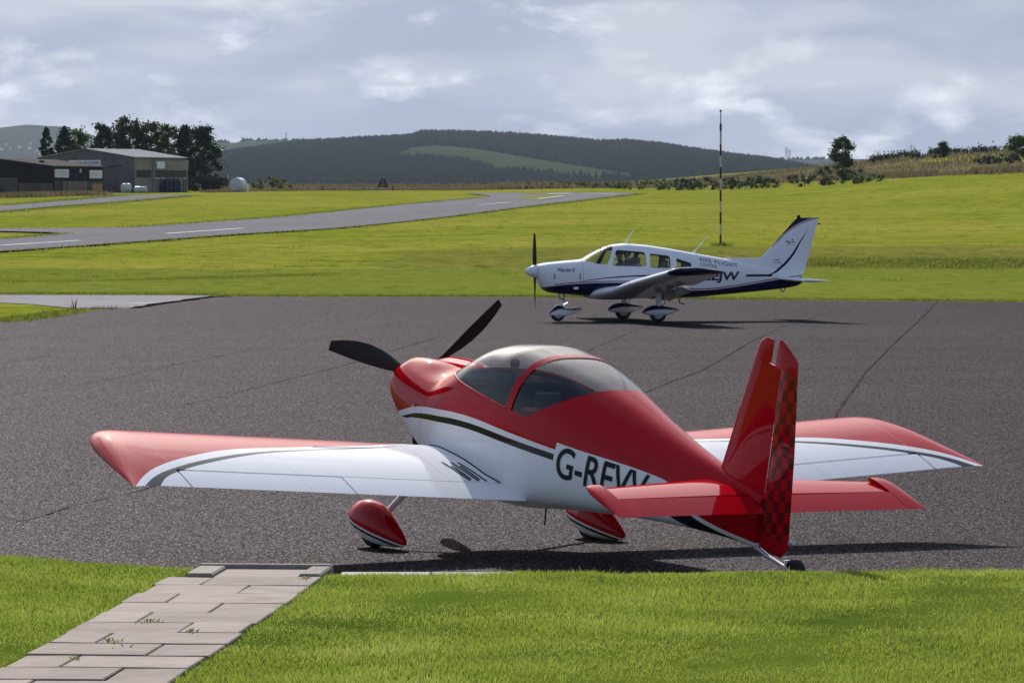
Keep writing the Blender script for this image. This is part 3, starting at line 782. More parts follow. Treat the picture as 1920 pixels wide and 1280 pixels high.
def tree(name, label, loc, h, w, kind='broad', mat=None, dens=1.0, lean=0.0, category='tree', group=None, crown0=0.25):
    root = empty(name, loc, random.uniform(0, 6.28)); tag(root, label, category, group)
    C, R = [], []
    b = MB(); tr = max(0.06, h * 0.018)
    top = Vector((lean * h, 0, h * 0.86))
    b.tube([(0, 0, -0.2), (lean * h * .2, 0, h * .3), (lean * h * .6, 0.1, h * .6), top], [tr * 1.25, tr, tr * 0.7, tr * 0.2], 7)
    m = {'broad': 60, 'pine': 56, 'conifer': 80, 'bush': 22}[kind]
    for i in range(m):
        az = random.uniform(0, 6.28)
        if kind == 'conifer':
            t = i / m; zz = h * (0.10 + 0.88 * t); rr = (w / 2) * (1 - t) ** 0.85 * random.uniform(0.55, 1.0)
            c = Vector((math.cos(az) * rr, math.sin(az) * rr, zz - 0.08 * rr)); r = max(0.25, w * 0.13 * (1.15 - t))
        elif kind == 'pine':
            t = random.random() ** 0.8; zz = h * (crown0 + (1 - crown0) * t); rr = (w / 2) * random.uniform(0.15, 1.0) * (1.05 - 0.7 * t ** 2)
            c = Vector((math.cos(az) * rr, math.sin(az) * rr, zz)); r = w * random.uniform(0.09, 0.20)
        elif kind == 'bush':
            t = random.random(); rr = (w / 2) * random.uniform(0.1, 0.85); zz = h * (0.08 + 0.72 * t * (1 - 0.55 * (2 * rr / w) ** 2))
            c = Vector((math.cos(az) * rr, math.sin(az) * rr, zz)); r = h * random.uniform(0.18, 0.30)
        else:
            u = random.uniform(-0.95, 1.0); q = math.sqrt(max(0, 1 - u * u)); rr = (w / 2) * q * random.uniform(0.35, 0.95)
            zz = h * (crown0 + (1 - crown0) * (0.5 + 0.47 * u)); c = Vector((math.cos(az) * rr, math.sin(az) * rr, zz)); r = w * random.uniform(0.09, 0.20)
        c.x += lean * zz
        C.append(c); R.append(r)
        st = Vector((lean * c.z * .8, 0, max(h * 0.08, c.z - rr * 0.55)))
        if kind != 'bush' and rr > 0.1 * w: b.tube([st, (st + c) / 2 + Vector((0, 0, -0.05 * rr)), c], [tr * 0.42, tr * 0.28, tr * 0.1], 5, False)
    b.build('trunk', M_bark, root, True)
    s = {'broad': 0.24, 'pine': 0.22, 'conifer': 0.22, 'bush': 0.19}[kind] * (h / 10) ** 0.5
    V, F = leaf_cloud(C, R, int(130 * dens), s, 0.65 if kind in ('conifer', 'pine') else 0.85)
    fast_mesh('crown', V, F, mat or M_leaf, root)
    return root
HT = 'trees behind the hangar'
def t_at(px, d, py_top, w_px, *a, **k):
    p = spot(px, d); base_py = YH - (p.z - CAMZ) / d * FPX; sc = FPX / d
    return tree(a[0], a[1], p, (base_py - py_top) / sc, w_px / sc * (1.3 if d > 630 else 1.0), *a[2:], **k)
t_at(88, 690, 238, 44, 'conifer_tree', 'pointed spruce at the left end of the trees behind the hangar', 'conifer', M_needle, group=HT)
t_at(122, 695, 241, 34, 'pine_tree', 'narrow dark pine right of the pointed spruce', 'pine', M_needle, group=HT, crown0=0.15)
t_at(146, 700, 243, 46, 'birch_tree', 'thin grey green tree between the narrow pine and the wind-bent pine', 'broad', M_leaf_g, 0.55, group=HT)
t_at(192, 692, 237, 46, 'pine_tree', 'wind-bent pine standing alone behind the hangar ridge', 'pine', M_needle, lean=0.03, group=HT, crown0=0.2)
t_at(243, 700, 219, 66, 'broadleaf_tree', 'tallest dark tree behind the hangar roof', 'broad', M_leaf, 1.2, group=HT, crown0=0.1)
t_at(283, 705, 230, 52, 'broadleaf_tree', 'dark tree just right of the tallest tree behind the hangar', 'broad', M_leaf, 1.1, group=HT, crown0=0.1)
t_at(316, 700, 234, 44, 'broadleaf_tree', 'loose leafy tree in the middle of the row behind the hangar', 'broad', M_leaf_g, 0.7, group=HT, crown0=0.1)
t_at(349, 690, 237, 58, 'pine_tree', 'broad dark pine behind the right end of the hangar roof', 'pine', M_needle, 1.5, group=HT, crown0=0.05)
t_at(384, 684, 241, 60, 'pine_tree', 'dark pine at the right end of the row, beside the hangar', 'pine', M_needle, 1.6, group=HT, crown0=0.05)
t_at(404, 680, 318, 48, 'dark_bush', 'dark scrub at the foot of the end pine', 'bush', M_needle, 1.6, group='bushes round the airfield', category='bush')
t_at(372, 676, 322, 40, 'dark_bush', 'dark scrub beside the hangar end wall', 'bush', M_needle, 1.6, group='bushes round the airfield', category='bush')
t_at(215, 698, 275, 60, 'dark_bush', 'dark undergrowth under the tallest tree', 'bush', M_needle, 1.4, group='bushes round the airfield', category='bush')
t_at(300, 698, 285, 90, 'dark_bush', 'dark undergrowth showing above the hangar roof', 'bush', M_needle, 1.6, group='bushes round the airfield', category='bush')
t_at(150, 696, 276, 90, 'dark_bush', 'dark undergrowth below the thin tree and narrow pine', 'bush', M_needle, 1.4, group='bushes round the airfield', category='bush')
t_at(1580, 620, 258, 50, 'round_tree', 'round leafy tree standing alone on the right skyline', 'broad', M_leaf_g, 0.75, crown0=0.22)
t_at(1768, 760, 268, 30, 'pine_tree', 'small flat-topped pine on the right skyline', 'pine', M_needle, 0.8, crown0=0.1)
t_at(1917, 640, 254, 44, 'broadleaf_tree', 'leafy tree cut by the right edge of the picture', 'broad', M_leaf_g, 0.9, crown0=0.1)
BG = 'bushes round the airfield'
for px, d, pt, w, lab, m in (
        (511, 690, 327, 30, 'round green bush alone in the dry grass right of the white tank', M_leaf_g),
        (1005, 700, 336, 46, 'leftmost bush of the low hedge beyond the grass', M_leaf), (1060, 690, 334, 40, 'second bush from the left in the low hedge beyond the grass', M_leaf),
        (1100, 680, 333, 44, 'third bush from the left in the low hedge beyond the grass', M_leaf_g), (1150, 670, 335, 40, 'fourth bush from the left in the low hedge beyond the grass', M_leaf),
        (1200, 650, 330, 46, 'fifth bush from the left in the low hedge beyond the grass', M_leaf_g), (1255, 640, 328, 46, 'sixth bush from the left in the low hedge beyond the grass', M_leaf_g),
        (1290, 630, 326, 40, 'seventh bush from the left in the low hedge beyond the grass', M_leaf), (1335, 622, 323, 44, 'eighth bush from the left in the low hedge beyond the grass', M_leaf),
        (1385, 612, 322, 50, 'ninth bush from the left in the low hedge beyond the grass', M_leaf), (1430, 606, 322, 40, 'rightmost bush of the low hedge beyond the grass', M_leaf),
        (1508, 590, 323, 56, 'low clipped bush left of the round tree', M_leaf), (1552, 585, 325, 20, 'little brown bush beside the round tree', M_heath),
        (1606, 575, 318, 52, 'low spreading bush at the foot of the round tree', M_leaf_g), (1579, 612, 296, 50, 'dark bush hugging the trunk of the round tree', M_leaf),
        (1855, 610, 287, 30, 'dark round bush on the heath near the right edge', M_needle), (1893, 600, 283, 36, 'dark bush under the tree at the right edge', M_needle),
        (1720, 820, 286, 10, 'tiny dark bush on the skyline near the pylon', M_needle)):
    t_at(px, d, pt + (4 if 990 < px < 1450 else 0), w * 2.3, 'brown_bush' if m is M_heath else 'round_bush', lab, 'bush', m, 2.0, group=BG, category='bush')
# hedge on the right skyline
hx_, hy_ = [], []
for px0, py0, px1, py1 in ((1630, 303, 1720, 297), (1740, 293, 1900, 284)):
    m = 90
    p = rng.uniform(px0, px1, m); d = 880 + rng.uniform(-8, 8, m); hx_.append((p - 960) / FPX * d); hy_.append(d)
hx_, hy_ = np.concatenate(hx_), np.concatenate(hy_)
V, F = leaf_cloud(np.stack([hx_, hy_, zg(hx_, hy_) + rng.uniform(0.2, 1.0, len(hx_))], -1), rng.uniform(0.6, 1.1, len(hx_)), 70, 0.22)
tag(fast_mesh('skyline_hedge', V, F, M_needle), 'long dark hedge along the skyline at the right', 'hedge')

# ------------------------------------------------------------------ pylons, far houses
M_steel = plain('galvanised_steel', (0.22, 0.23, 0.25), 0.5, 0.3, var=0.1)
def pylon(px, d, py_base, hpx, label):
    h = hpx / FPX * d; k = h / 26
    o = empty('pylon', ((px - 960) / FPX * d, d, sky_z(py_base, d)), random.uniform(-.3, .3)); tag(o, label, 'pylon', 'pylons on the horizon')
    b = MB(); w = 0.22 * k
    def wd(z): return (2.6 - 2.1 * min(z / (0.62 * h), 1)) * k + (0.25 * k)
    lv = [0, .2 * h, .38 * h, .52 * h, .64 * h, .76 * h, .88 * h]
    for sx in (-1, 1):
        for sy in (-1, 1):
            b.tube([(sx * wd(z), sy * wd(z), z) for z in lv] + [(0, 0, h)], w, 4)
    for i in range(len(lv) - 1):
        for s in (-1, 1):
            b.tube([(-s * wd(lv[i]), -wd(lv[i]), lv[i]), (s * wd(lv[i + 1]), -wd(lv[i + 1]), lv[i + 1])], w * .7, 4)
    b.build('lattice_tower', M_steel, o)
    for z, L in ((.64, 4.6), (.76, 5.6), (.88, 4.0)):
        a = MB(); a.tube([(-L * k, 0, z * h), (0, 0, z * h + .6 * k)], w * .9, 4); a.tube([(L * k, 0, z * h), (0, 0, z * h + .6 * k)], w * .9, 4); a.tube([(-L * k, 0, z * h), (L * k, 0, z * h)], w * .8, 4)
        a.build('cross_arm', M_steel, o)
for a_ in ((1474, 7000, 304, 29, 'nearer pylon of the pair left of the round tree'), (1480, 7400, 304, 24, 'farther pylon of the pair left of the round tree'), (1624, 8800, 304, 15, 'tiny pylon right of the round tree'),
           (1708, 6800, 300, 30, 'pylon on the right skyline between round tree and small pine'), (537, 8800, 266, 18, 'pylon at the top of the pale hill left of the forest'), (597, 8900, 272, 15, 'small pylon where pale hill meets forest'), (454, 8850, 266, 12, 'smallest pylon right of the dark pines')): pylon(*a_)
M_render = plain('white_render', (0.7, 0.7, 0.68), 0.8, var=0.05)
M_slate = plain('slate', (0.12, 0.12, 0.14), 0.7, var=0.1)
for k, (px, py, w, lab) in enumerate(((3, 277, 9, 'white far house at the left edge of the picture'), (37, 273, 8, 'brightest white far house below the big hill'), (57, 275, 7, 'white far house between the brightest one and the spruce'), (20, 276, 6, 'small far house left of the brightest one'), (58, 266, 6, 'upper small white far house below the hill'), (103, 263, 10, 'long white far house between spruce and narrow pine'), (12, 268, 5, 'tiny far house high on the left slope'), (70, 281, 6, 'lowest far house beside the spruce'))):
    d = 7400; wm = w / FPX * d
    o = empty('far_house', ((px - 960) / FPX * d, d, sky_z(py + 3, d) - 1), random.uniform(-.4, .4)); tag(o, lab, 'house', 'far houses below the hill')
    MB().box((0, 0, 0.6), (wm * .8, 6, 3.2)).build('wall', M_render, o)
    MB().prism([(-3.4, 2.2), (3.4, 2.2), (0, 3.9)], wm * .85, lambda a, z, t, wm=wm: (t - wm * .425, a, z)).build('roof', M_slate, o)

# ------------------------------------------------------------------ hangar and shed
def cladding(name, c, scale=9.0, axis=0, rough=0.5):
    t = NT(name); xyz = t.xyz()
    s = t.math('SINE', t.math('MULTIPLY', xyz[axis], scale * 6.283), 0.0)
    var = t.noise(0.7, 5, 0.6)
    col = t.ramp(var, [(0.3, tuple(v * .85 for v in c)), (0.7, tuple(v * 1.12 for v in c))])
    return t.done(t.principled(col, rough, spec=0.0, normal=t.bump(s, 0.2, 0.03)))
M_clad = cladding('grey_cladding', (0.15, 0.143, 0.145), 3.0, 1)
M_clad_l = cladding('beige_cladding', (0.27, 0.255, 0.225), 3.0, 0)
M_roof = cladding('pale_roof_sheet', (0.28, 0.28, 0.30), 2.0, 0)
M_roofd = cladding('weathered_roof_sheet', (0.12, 0.108, 0.098), 2.0, 0)
M_black = cladding('black_cladding', (0.022, 0.022, 0.026), 3.0, 1)
M_black2 = cladding('dark_cladding', (0.032, 0.034, 0.036), 3.0, 0)
M_block = plain('concrete_block', (0.09, 0.085, 0.075), 0.9, var=0.25, vscale=0.8)
M_sign = plain('white_sign', (0.72, 0.74, 0.78), 0.4, var=0.06)
M_blue = plain('sign_blue', (0.02, 0.03, 0.28), 0.5, var=0.05)
M_dark = plain('dark_opening', (0.02, 0.022, 0.025), 0.6)
M_wood = plain('weathered_timber', (0.30, 0.25, 0.18), 0.8, var=0.3, vscale=3)
M_ochre = plain('ochre_board', (0.35, 0.23, 0.09), 0.8, var=0.2)
M_winglass = plain('dim_window', (0.05, 0.055, 0.06), 0.1, var=0.1)
M_tank = plain('white_tank_paint', (0.46, 0.49, 0.54), 0.4, var=0.06, vscale=2)
M_bluedrum = plain('blue_drum', (0.02, 0.04, 0.09), 0.5, var=0.2)

def text_mesh(s, size, shear=0.0, bold=0.0, spacing=1.0):
    cu = bpy.data.curves.new('txt', 'FONT'); cu.body = s; cu.size = size; cu.shear = shear; cu.offset = bold; cu.space_character = spacing
    o = bpy.data.objects.new('txt', cu); COL.objects.link(o)
    dg = bpy.context.evaluated_depsgraph_get()
    me = bpy.data.meshes.new_from_object(o.evaluated_get(dg))
    V = [tuple(v.co) for v in me.vertices]; F = [tuple(p.vertices) for p in me.polygons]
    bpy.data.objects.remove(o); bpy.data.curves.remove(cu); bpy.data.meshes.remove(me)
    return V, F
def text_fit(s, w, h, **k):
    V, F = text_mesh(s, 1.0, **k)
    bm = bmesh.new(); vs_ = [bm.verts.new(v) for v in V]
    for f in F:
        try: bm.faces.new([vs_[i] for i in f])
        except ValueError: pass
    bmesh.ops.triangulate(bm, faces=bm.faces[:])
    for _ in range(3):
        es = [e for e in bm.edges if e.calc_length() > 0.16]
        if es: bmesh.ops.subdivide_edges(bm, edges=es, cuts=1); bmesh.ops.triangulate(bm, faces=bm.faces[:])
    bm.verts.index_update()
    V = [tuple(v.co) for v in bm.verts]; F = [tuple(v.index for v in f.verts) for f in bm.faces]; bm.free()
    a = np.array(V); lo, hi = a.min(0), a.max(0)
    a[:, 0] = (a[:, 0] - lo[0]) / (hi[0] - lo[0]) * w; a[:, 1] = (a[:, 1] - lo[1]) / (hi[1] - lo[1]) * h
    return a, F

def gabled(name, label, corner, W, L, he, ha, mats, side_mat):
    """local x: along the side wall (right), local y: along the gable (left)"""
    root = empty(name, corner, rad(55)); tag(root, label, 'building')
    gm, rm = mats
    MB().prism([(0, -0.5), (0, he), (W / 2, ha), (W, he), (W, -0.5)], 0.15, lambda a, z, t: (t, a, z)).build('gable_wall', gm, root)
    MB().prism([(0, -0.5), (0, he), (W / 2, ha), (W, he), (W, -0.5)], 0.15, lambda a, z, t: (L - t, a, z)).build('gable_wall', gm, root)
    MB().box((L / 2, 0.08, he / 2 - 0.25), (L - 0.32, 0.15, he + 0.5)).build('side_wall', side_mat, root)
    MB().box((L / 2, W - 0.08, he / 2 - 0.25), (L - 0.32, 0.15, he + 0.5)).build('side_wall', side_mat, root)
    s = (ha - he) / (W / 2)
    for sg in (0, 1):
        y0, y1 = (-0.35, W / 2) if sg == 0 else (W + 0.35, W / 2)
        z0 = he - 0.35 * s
        b = MB(); b.add([(-0.3, y0, z0 + .02), (L + .3, y0, z0 + .02), (L + .3, y1, ha + .02), (-.3, y1, ha + .02), (-0.3, y0, z0 + .14), (L + .3, y0, z0 + .14), (L + .3, y1, ha + .14), (-.3, y1, ha + .14)],
              [(0, 1, 2, 3), (4, 7, 6, 5), (0, 4, 5, 1), (1, 5, 6, 2), (2, 6, 7, 3), (3, 7, 4, 0)])
        b.build('roof_panel', rm, root)
    return root
D1 = 650.0
hc = spot(252, D1)
hg = gabled('hangar', 'large grey gabled hangar with a blue lettered sign and pale roof', hc, 18.0, 13.4, 5.0, 6.25, (M_clad, M_roof), M_clad_l)
hg.scale.x = 0.87
# roller door with three leaves
for k, (z0, z1) in enumerate(((0, 1.18), (1.22, 2.38), (2.42, 3.6))):
    MB().box((-0.06, 4.87, (z0 + z1) / 2), (0.1, 3.1, z1 - z0)).build('door_panel', M_clad, hg)
MB().box((-0.10, 4.87, 3.7), (0.2, 3.5, 0.16)).build('door_header', M_dark, hg)
sgn = MB().box((-0.05, 9.25, 4.25), (0.08, 6.1, 0.85)).build('sign_board', M_sign, hg)
a, F = text_fit('SKYHOOK HELICOPTERS', 5.6, 0.42, bold=0.012)
mesh_obj('lettering', [(-0.10, 12.05 - p[0], 4.05 + p[1]) for p in a], F, M_blue, sgn, recalc=False)
for yy, zz in ((2.6, 3.9), (11.2, 4.9), (15.3, 4.1)): MB().box((-0.05, yy, zz), (0.1, 0.35, 0.22)).build('vent', M_dark, hg)
w = MB().box((2.4, -0.03, 2.7), (3.6, 0.1, 1.2)).build('window', M_clad_l, hg)
for k in range(6): MB().box((0.85 + 0.62 * k, -0.10, 2.7), (0.54, 0.06, 1.05)).build('pane', M_winglass, w)
MB().prism([(0, 4.72), (-0.55, 4.6), (-0.42, 3.2), (0, 3.2)], 8.7, lambda a, z, t: (4.75 + t, a - 0.01, z)).build('fascia', M_clad_l, hg)
MB().box((9.0, -0.03, 2.65), (8.3, 0.08, 1.0)).build('window_band', M_block, hg)
MB().box((9.0, -0.12, 2.08), (8.7, 0.22, 0.12)).build('ledge', M_sign, hg)
MB().box((4.75, -0.2, 1.6), (0.2, 0.36, 3.2)).build('pilaster', M_clad_l, hg)
MB().box((13.3, -0.2, 1.6), (0.2, 0.36, 3.2)).build('pilaster', M_clad_l, hg)
MB().box((6.1, -0.58, 3.95), (2.0, 0.06, 1.0), Matrix.Rotation(-0.08, 3, 'X')).build('notice_board', M_sign, hg)
cg = empty('drum_cage', hc + Matrix.Rotation(rad(55), 3, 'Z') @ Vector((7.4, -0.9, 0)), rad(55)); cg.scale.x = 0.87; tag(cg, 'dark cage of blue drums against the hangar side wall', 'cage')
for sx in (-2.3, 0, 2.3):
    for sy in (-0.5, 0.5): MB().box((sx, sy, 1.05), (0.1, 0.1, 2.1)).build('post', M_dark, cg)
for z in (0.15, 1.1, 2.05): MB().box((0, -0.5, z), (4.7, 0.08, 0.08)).build('rail', M_dark, cg)
for k in range(4):
    b = MB(); b.rings([[(math.cos(q) * r + (-1.7 + 1.12 * k), math.sin(q) * r, z) for q in np.linspace(0, 6.28, 15)[:-1]] for r, z in ((.44, .1), (.46, .2), (.46, .9), (.44, 1.0), (.46, 1.1), (.46, 1.75), (.40, 1.8))])
    b.build('drum', M_bluedrum, cg, True)
D2 = 632.0
sc_ = spot(101, D2)
sh = gabled('dark_shed', 'low black shed with weathered sheet roof and two white notice boards', sc_, 18.8, 10.7, 3.75, 4.75, (M_black, M_roofd), M_black2)
MB().box((5.3, -0.05, 0.75), (10.3, 0.14, 1.95)).build('base_wall', M_block, sh)
MB().box((-0.06, 12.5, 1.0), (0.1, 12.0, 2.5)).build('base_wall', M_block, sh)
MB().box((-0.06, 3.2, 0.6), (0.1, 6.2, 1.7)).build('base_wall', M_block, sh)
for x0, zc in ((1.7, 2.8), (9.0, 2.72)):
    nb = MB().box((x0, -0.05, zc), (2.9 if x0 < 5 else 2.7, 0.1, 1.15)).build('notice_board', M_sign, sh)
    for k in range(3): MB().box((x0, -0.115, zc + 0.25 - 0.25 * k), (2.1, 0.02, 0.05)).build('printed_line', M_steel, nb)
MB().box((5.6, -0.12, 3.2), (0.16, 0.2, 0.55)).build('lamp', M_sign, sh)
MB().box((9.2, -0.15, 0.7), (2.2, 0.06, 1.4)).build('board_door', M_ochre, sh)
for xx, yy in ((0.8, 9.2), (2.6, 4.4)):
    MB().box((xx, yy, 4.55 if yy > 8 else 4.35), (0.5, 0.5, 0.55)).build('roof_vent', M_dark, sh)
for yy in (13.2, 11.6, 9.5): MB().box((-0.13, yy, 0.55), (0.06, 0.7, 0.5)).build('opening', M_dark, sh)
pr_ = empty('pallet_rack', sc_ + Matrix.Rotation(rad(55), 3, 'Z') @ Vector((3.8, -0.75, 0)), rad(55)); tag(pr_, 'slatted timber rack standing against the dark shed', 'rack')
for k in range(9): MB().box((0, 0, 0.15 + 0.185 * k), (4.9, 0.06, 0.09)).build('slat', M_wood, pr_)
for xx in (-2.4, -1.0, 0.4, 2.4): MB().box((xx, 0.1, 0.85), (0.12, 0.12, 1.8)).build('post', M_wood, pr_)

def tank(px, py, dia_px, length, rz, label, d, domed=0.25):
    p = spot(px, d); r = dia_px / 2 * d / FPX
    o = empty('white_tank', p, rz); tag(o, label, 'tank', 'white tanks by the hangar')
    R = []
    for x, q in ((-length / 2 - domed, .05), (-length / 2 - domed * .9, .45), (-length / 2 - domed * .5, .82), (-length / 2, 1), (length / 2, 1), (length / 2 + domed * .5, .82), (length / 2 + domed * .9, .45), (length / 2 + domed, .05)):
        R.append([(x, math.cos(a) * r * q, r * 1.12 + math.sin(a) * r * q) for a in np.linspace(0, 2 * math.pi, 25)[:-1]])
    MB().rings(R).build('tank_body', M_tank, o, True)
    for sx in (-1, 1): MB().box((sx * length * .32, 0, r * .22), (0.18, r * 1.3, r * .5)).build('saddle', M_tank, o)
    MB().tube([(0, 0, r * 2.05), (0, 0, r * 2.22)], r * .22, 12).build('hatch', M_tank, o)
    return o
tank(447, 361, 25, 2.6, rad(78), 'big white tank standing in the open right of the pines', 660, 0.12)
tank(237, 366, 17, 1.0, rad(20), 'round white tank in front of the hangar gable corner', 640)
tank(264, 366, 11.5, 1.4, rad(5), 'low white bowser tank beside the hangar corner', 640)
pb = empty('cabinet', spot(465, 658), 0); tag(pb, 'narrow pale cabinet beside the big white tank', 'cabinet')
MB().box((0, 0, 0.6), (0.35, 0.4, 1.2)).build('box', M_sign, pb); MB().box((0, 0, 1.23), (0.42, 0.47, 0.06)).build('lid', M_steel, pb)
# trestle and low rail far out on the grass
tr = empty('timber_trestle', spot(718, 735), 0.4); tag(tr, 'dark timber trestle on the edge of the dry grass', 'trestle')
for sx in (-1, 1):
    for sy in (-1, 1): MB().tube([(sx * 0.75, sy * 0.5, 0), (sx * 0.2, 0, 1.75)], 0.11, 6).build('leg', M_bark, tr)
for z, w_ in ((0.45, 1.2), (0.95, 0.85), (1.45, 0.55)): MB().box((0, -0.22 * (1.8 - z), z), (w_, 0.08, 0.22)).build('board', M_bark, tr)
rl = empty('low_rail', spot(670, 690), 0); tag(rl, 'low thin rail on short posts across the far grass', 'rail')
for k in range(6): MB().box((-5.6 + 2.2 * k, 0, 0.2), (0.09, 0.09, 0.5)).build('post', M_bark, rl)
MB().box((-0.1, 0, 0.42), (11.2, 0.07, 0.07)).build('rail', M_steel, rl)
for px, lab in ((605, 'dark stub post at the left end of the far low rail'), (737, 'dark stub post just right of the timber trestle')):
    p = spot(px, 690); o = empty('stub_post', p); tag(o, lab, 'post', 'stub posts by the low rail')
    MB().box((0, 0, 0.25), (0.22, 0.22, 0.6)).build('post', M_bark, o); MB().box((0, 0, 0.57), (0.28, 0.28, 0.05)).build('cap', M_bark, o)

# ------------------------------------------------------------------ striped pole
pbase = at(1351, 460.5)
pole = empty('striped_pole', pbase); tag(pole, 'tall thin red and white striped pole standing in the grass', 'pole')
pk = pbase.y / FPX
M_red_band = plain('pole_red', (0.075, 0.010, 0.009), 0.5, var=0.2); M_white_band = plain('pole_white', (0.40, 0.41, 0.43), 0.5, var=0.1)
M_pole_dark = plain('pole_dark', (0.05, 0.05, 0.055), 0.5)
ybs = [(460, 439, 'r'), (439, 420, 'w'), (420, 397, 'r'), (397, 377, 'w'), (377, 356, 'r'), (356, 335, 'w'), (335, 313, 'r'), (313, 292, 'w'), (292, 270, 'r'), (270, 245, 'w')]
for y0, y1, c in ybs:
    MB().tube([(0, 0, (460 - y0) * pk + 0.003), (0, 0, (460 - y1) * pk)], 0.052, 10).build('pole_band', M_red_band if c == 'r' else M_white_band, pole, True)
MB().tube([(0, 0, 215 * pk), (0, 0, 228 * pk)], 0.06, 8).build('pole_joint', M_pole_dark, pole)
MB().tube([(0, 0, 228 * pk), (0, 0, 250 * pk)], 0.032, 8).build('pole_tip', M_white_band, pole)
MB().tube([(0, 0, 250 * pk), (0, 0, 254 * pk)], 0.05, 8).build('pole_cap', M_pole_dark, pole)
nn = 160
blades('pole_grass', pbase.x + rng.normal(0.05, 0.28, nn), pbase.y + rng.normal(0, 0.25, nn), np.full(nn, pbase.z - 0.02), rng.uniform(0.08, 0.28, nn), np.full(nn, 0.05), M_tuft, 0.7, label='longer grass round the foot of the striped pole', category='grass')

# ------------------------------------------------------------------ aircraft helpers (a: metres aft, l: left, u: up  ->  x = -a)
def B(a, l, u): return (-a, l, u)
def foil(x0, x1, n, t, camber):
    def yt(x): return 5 * t * (.2969 * math.sqrt(max(x, 0)) - .126 * x - .3516 * x ** 2 + .2843 * x ** 3 - .1030 * x ** 4)
    def yc(x): return camber * 4 * x * (1 - x)
    xs = [x0 + (x1 - x0) * (0.5 - 0.5 * math.cos(math.pi * i / n)) if x0 == 0 else x0 + (x1 - x0) * i / n for i in range(n + 1)]
    up = [(x, yc(x) + yt(x)) for x in xs[::-1]]
    lo = [(x, yc(x) - yt(x)) for x in xs]
    if x0 == 0: lo = lo[1:]
    return up + lo
def wing_part(name, st, x0, x1, mat, parent, n=14, camber=0.018, inc=-0.008, vertical=False, side=1, place=None, defl=None, smooth=True):
    """st rows: (l, aLE, chord, uLE, thickness)"""
    b = MB(); R = []
    for l, aLE, c, u, t in st:
        r = []
        for x, z in foil(x0, x1, n, t, camber):
            if vertical: p = (aLE + x * c, z * c, l)
            else: p = (aLE + x * c, l * side, u + z * c - inc * x * c)
            if defl:
                ah, uh, ang = defl(l)
                da, du = p[0] - ah, (p[2] if not vertical else p[1]) - uh
                ca, sa = math.cos(ang), math.sin(ang)
                if vertical: p = (ah + da * ca - du * sa, uh + da * sa + du * ca, p[2])
                else: p = (ah + da * ca + du * sa, p[1], uh - da * sa + du * ca)
            r.append(B(*p))
        R.append(r)
    b.rings(R)
    o = b.build(name, mat, parent, smooth, 28)
    return place(o) if place else o
def hull_ring(tab, a, N=56):
    top, bot, hw, mid, nt_, nb_ = smooth_tab(tab, a)
    r = []
    for k in range(N):
        th = 2 * math.pi * k / N; s, c = math.sin(th), math.cos(th)
        n = nt_ if c >= 0 else nb_
        l = hw * math.copysign(abs(s) ** (2 / n), s)
        u = mid + (top - mid) * abs(c) ** (2 / n) if c >= 0 else mid - (mid - bot) * abs(c) ** (2 / n)
        r.append((l, u))
    return r
def hull_side(tab, a, u):
    top, bot, hw, mid, nt_, nb_ = smooth_tab(tab, a)
    n, e = (nt_, (u - mid) / (top - mid)) if u >= mid else (nb_, (mid - u) / (mid - bot))
    return hw * max(0.0, 1 - min(1, abs(e)) ** n) ** (1 / n)
def hull_bm(tab, stations, N=56, mod=None):
    b = MB(); R = []
    for a in stations:
        R.append([B(a, l, u + (mod(a, l, u) if mod else 0)) for l, u in hull_ring(tab, a, N)])
    b.rings(R)
    bm = bmesh.new()
    vs = [bm.verts.new(v) for v in b.V]
    for f in b.F: bm.faces.new([vs[i] for i in f])
    bmesh.ops.recalc_face_normals(bm, faces=bm.faces[:])
    return bm
def bisect(bm, co, no, sel=None):
    fs = [f for f in bm.faces if sel is None or sel(f.calc_center_median())]
    es = {e for f in fs for e in f.edges}; vs = {v for f in fs for v in f.verts}
    bmesh.ops.bisect_plane(bm, geom=list(vs) + list(es) + fs, plane_co=co, plane_no=no, dist=1e-5)
def faces_to(name, bm, key, mat, parent, off=0.0, smooth=True, angle=30):
    """object made of the faces for which key(centre, face) holds, moved off along the vertex normals"""
    bm.normal_update(); ids = {}; V = []; F = []
    for f in bm.faces:
        if not key(f.calc_center_median(), f): continue
        q = []
        for v in f.verts:
            if v.index not in ids: ids[v.index] = len(V); V.append(v.co + v.normal * off)
            q.append(ids[v.index])
        F.append(q)
    return mesh_obj(name, V, F, mat, parent, smooth, False, angle)
from mathutils.bvhtree import BVHTree
def skin_l(bvh, a, u, sg, off):
    h = bvh.ray_cast(Vector((-a, sg * 4, u)), Vector((0, -sg, 0)))
    return (h[0].y if h[0] is not None else 0.0) + sg * off
def bvh_of(o): return BVHTree.FromPolygons([v.co for v in o.data.vertices], [tuple(p.vertices) for p in o.data.polygons])
def rounded(poly, r=0.05, n=3):
    out = []
    m = len(poly)
    for i in range(m):
        p0, p, p1 = Vector(poly[i - 1]), Vector(poly[i]), Vector(poly[(i + 1) % m])
        d0, d1 = (p0 - p), (p1 - p); rr = min(r, d0.length * .4, d1.length * .4)
        A, C = p + d0.normalized() * rr, p + d1.normalized() * rr
        for k in range(n + 1):
            t = k / n; out.append(tuple(A * (1 - t) ** 2 + p * 2 * t * (1 - t) + C * t * t))
    return out
def poly_planes(poly):
    """inward half-planes of a convex polygon in (a, u)"""
    c = sum((Vector(p) for p in poly), Vector((0, 0))) / len(poly); P = []
    for i in range(len(poly)):
        p, q = Vector(poly[i]), Vector(poly[(i + 1) % len(poly)])
        if (q - p).length < 1e-6: continue
        nn = Vector((-(q - p).y, (q - p).x)).normalized()
        if nn.dot(c - p) < 0: nn = -nn
        P.append((p, nn))
    return P
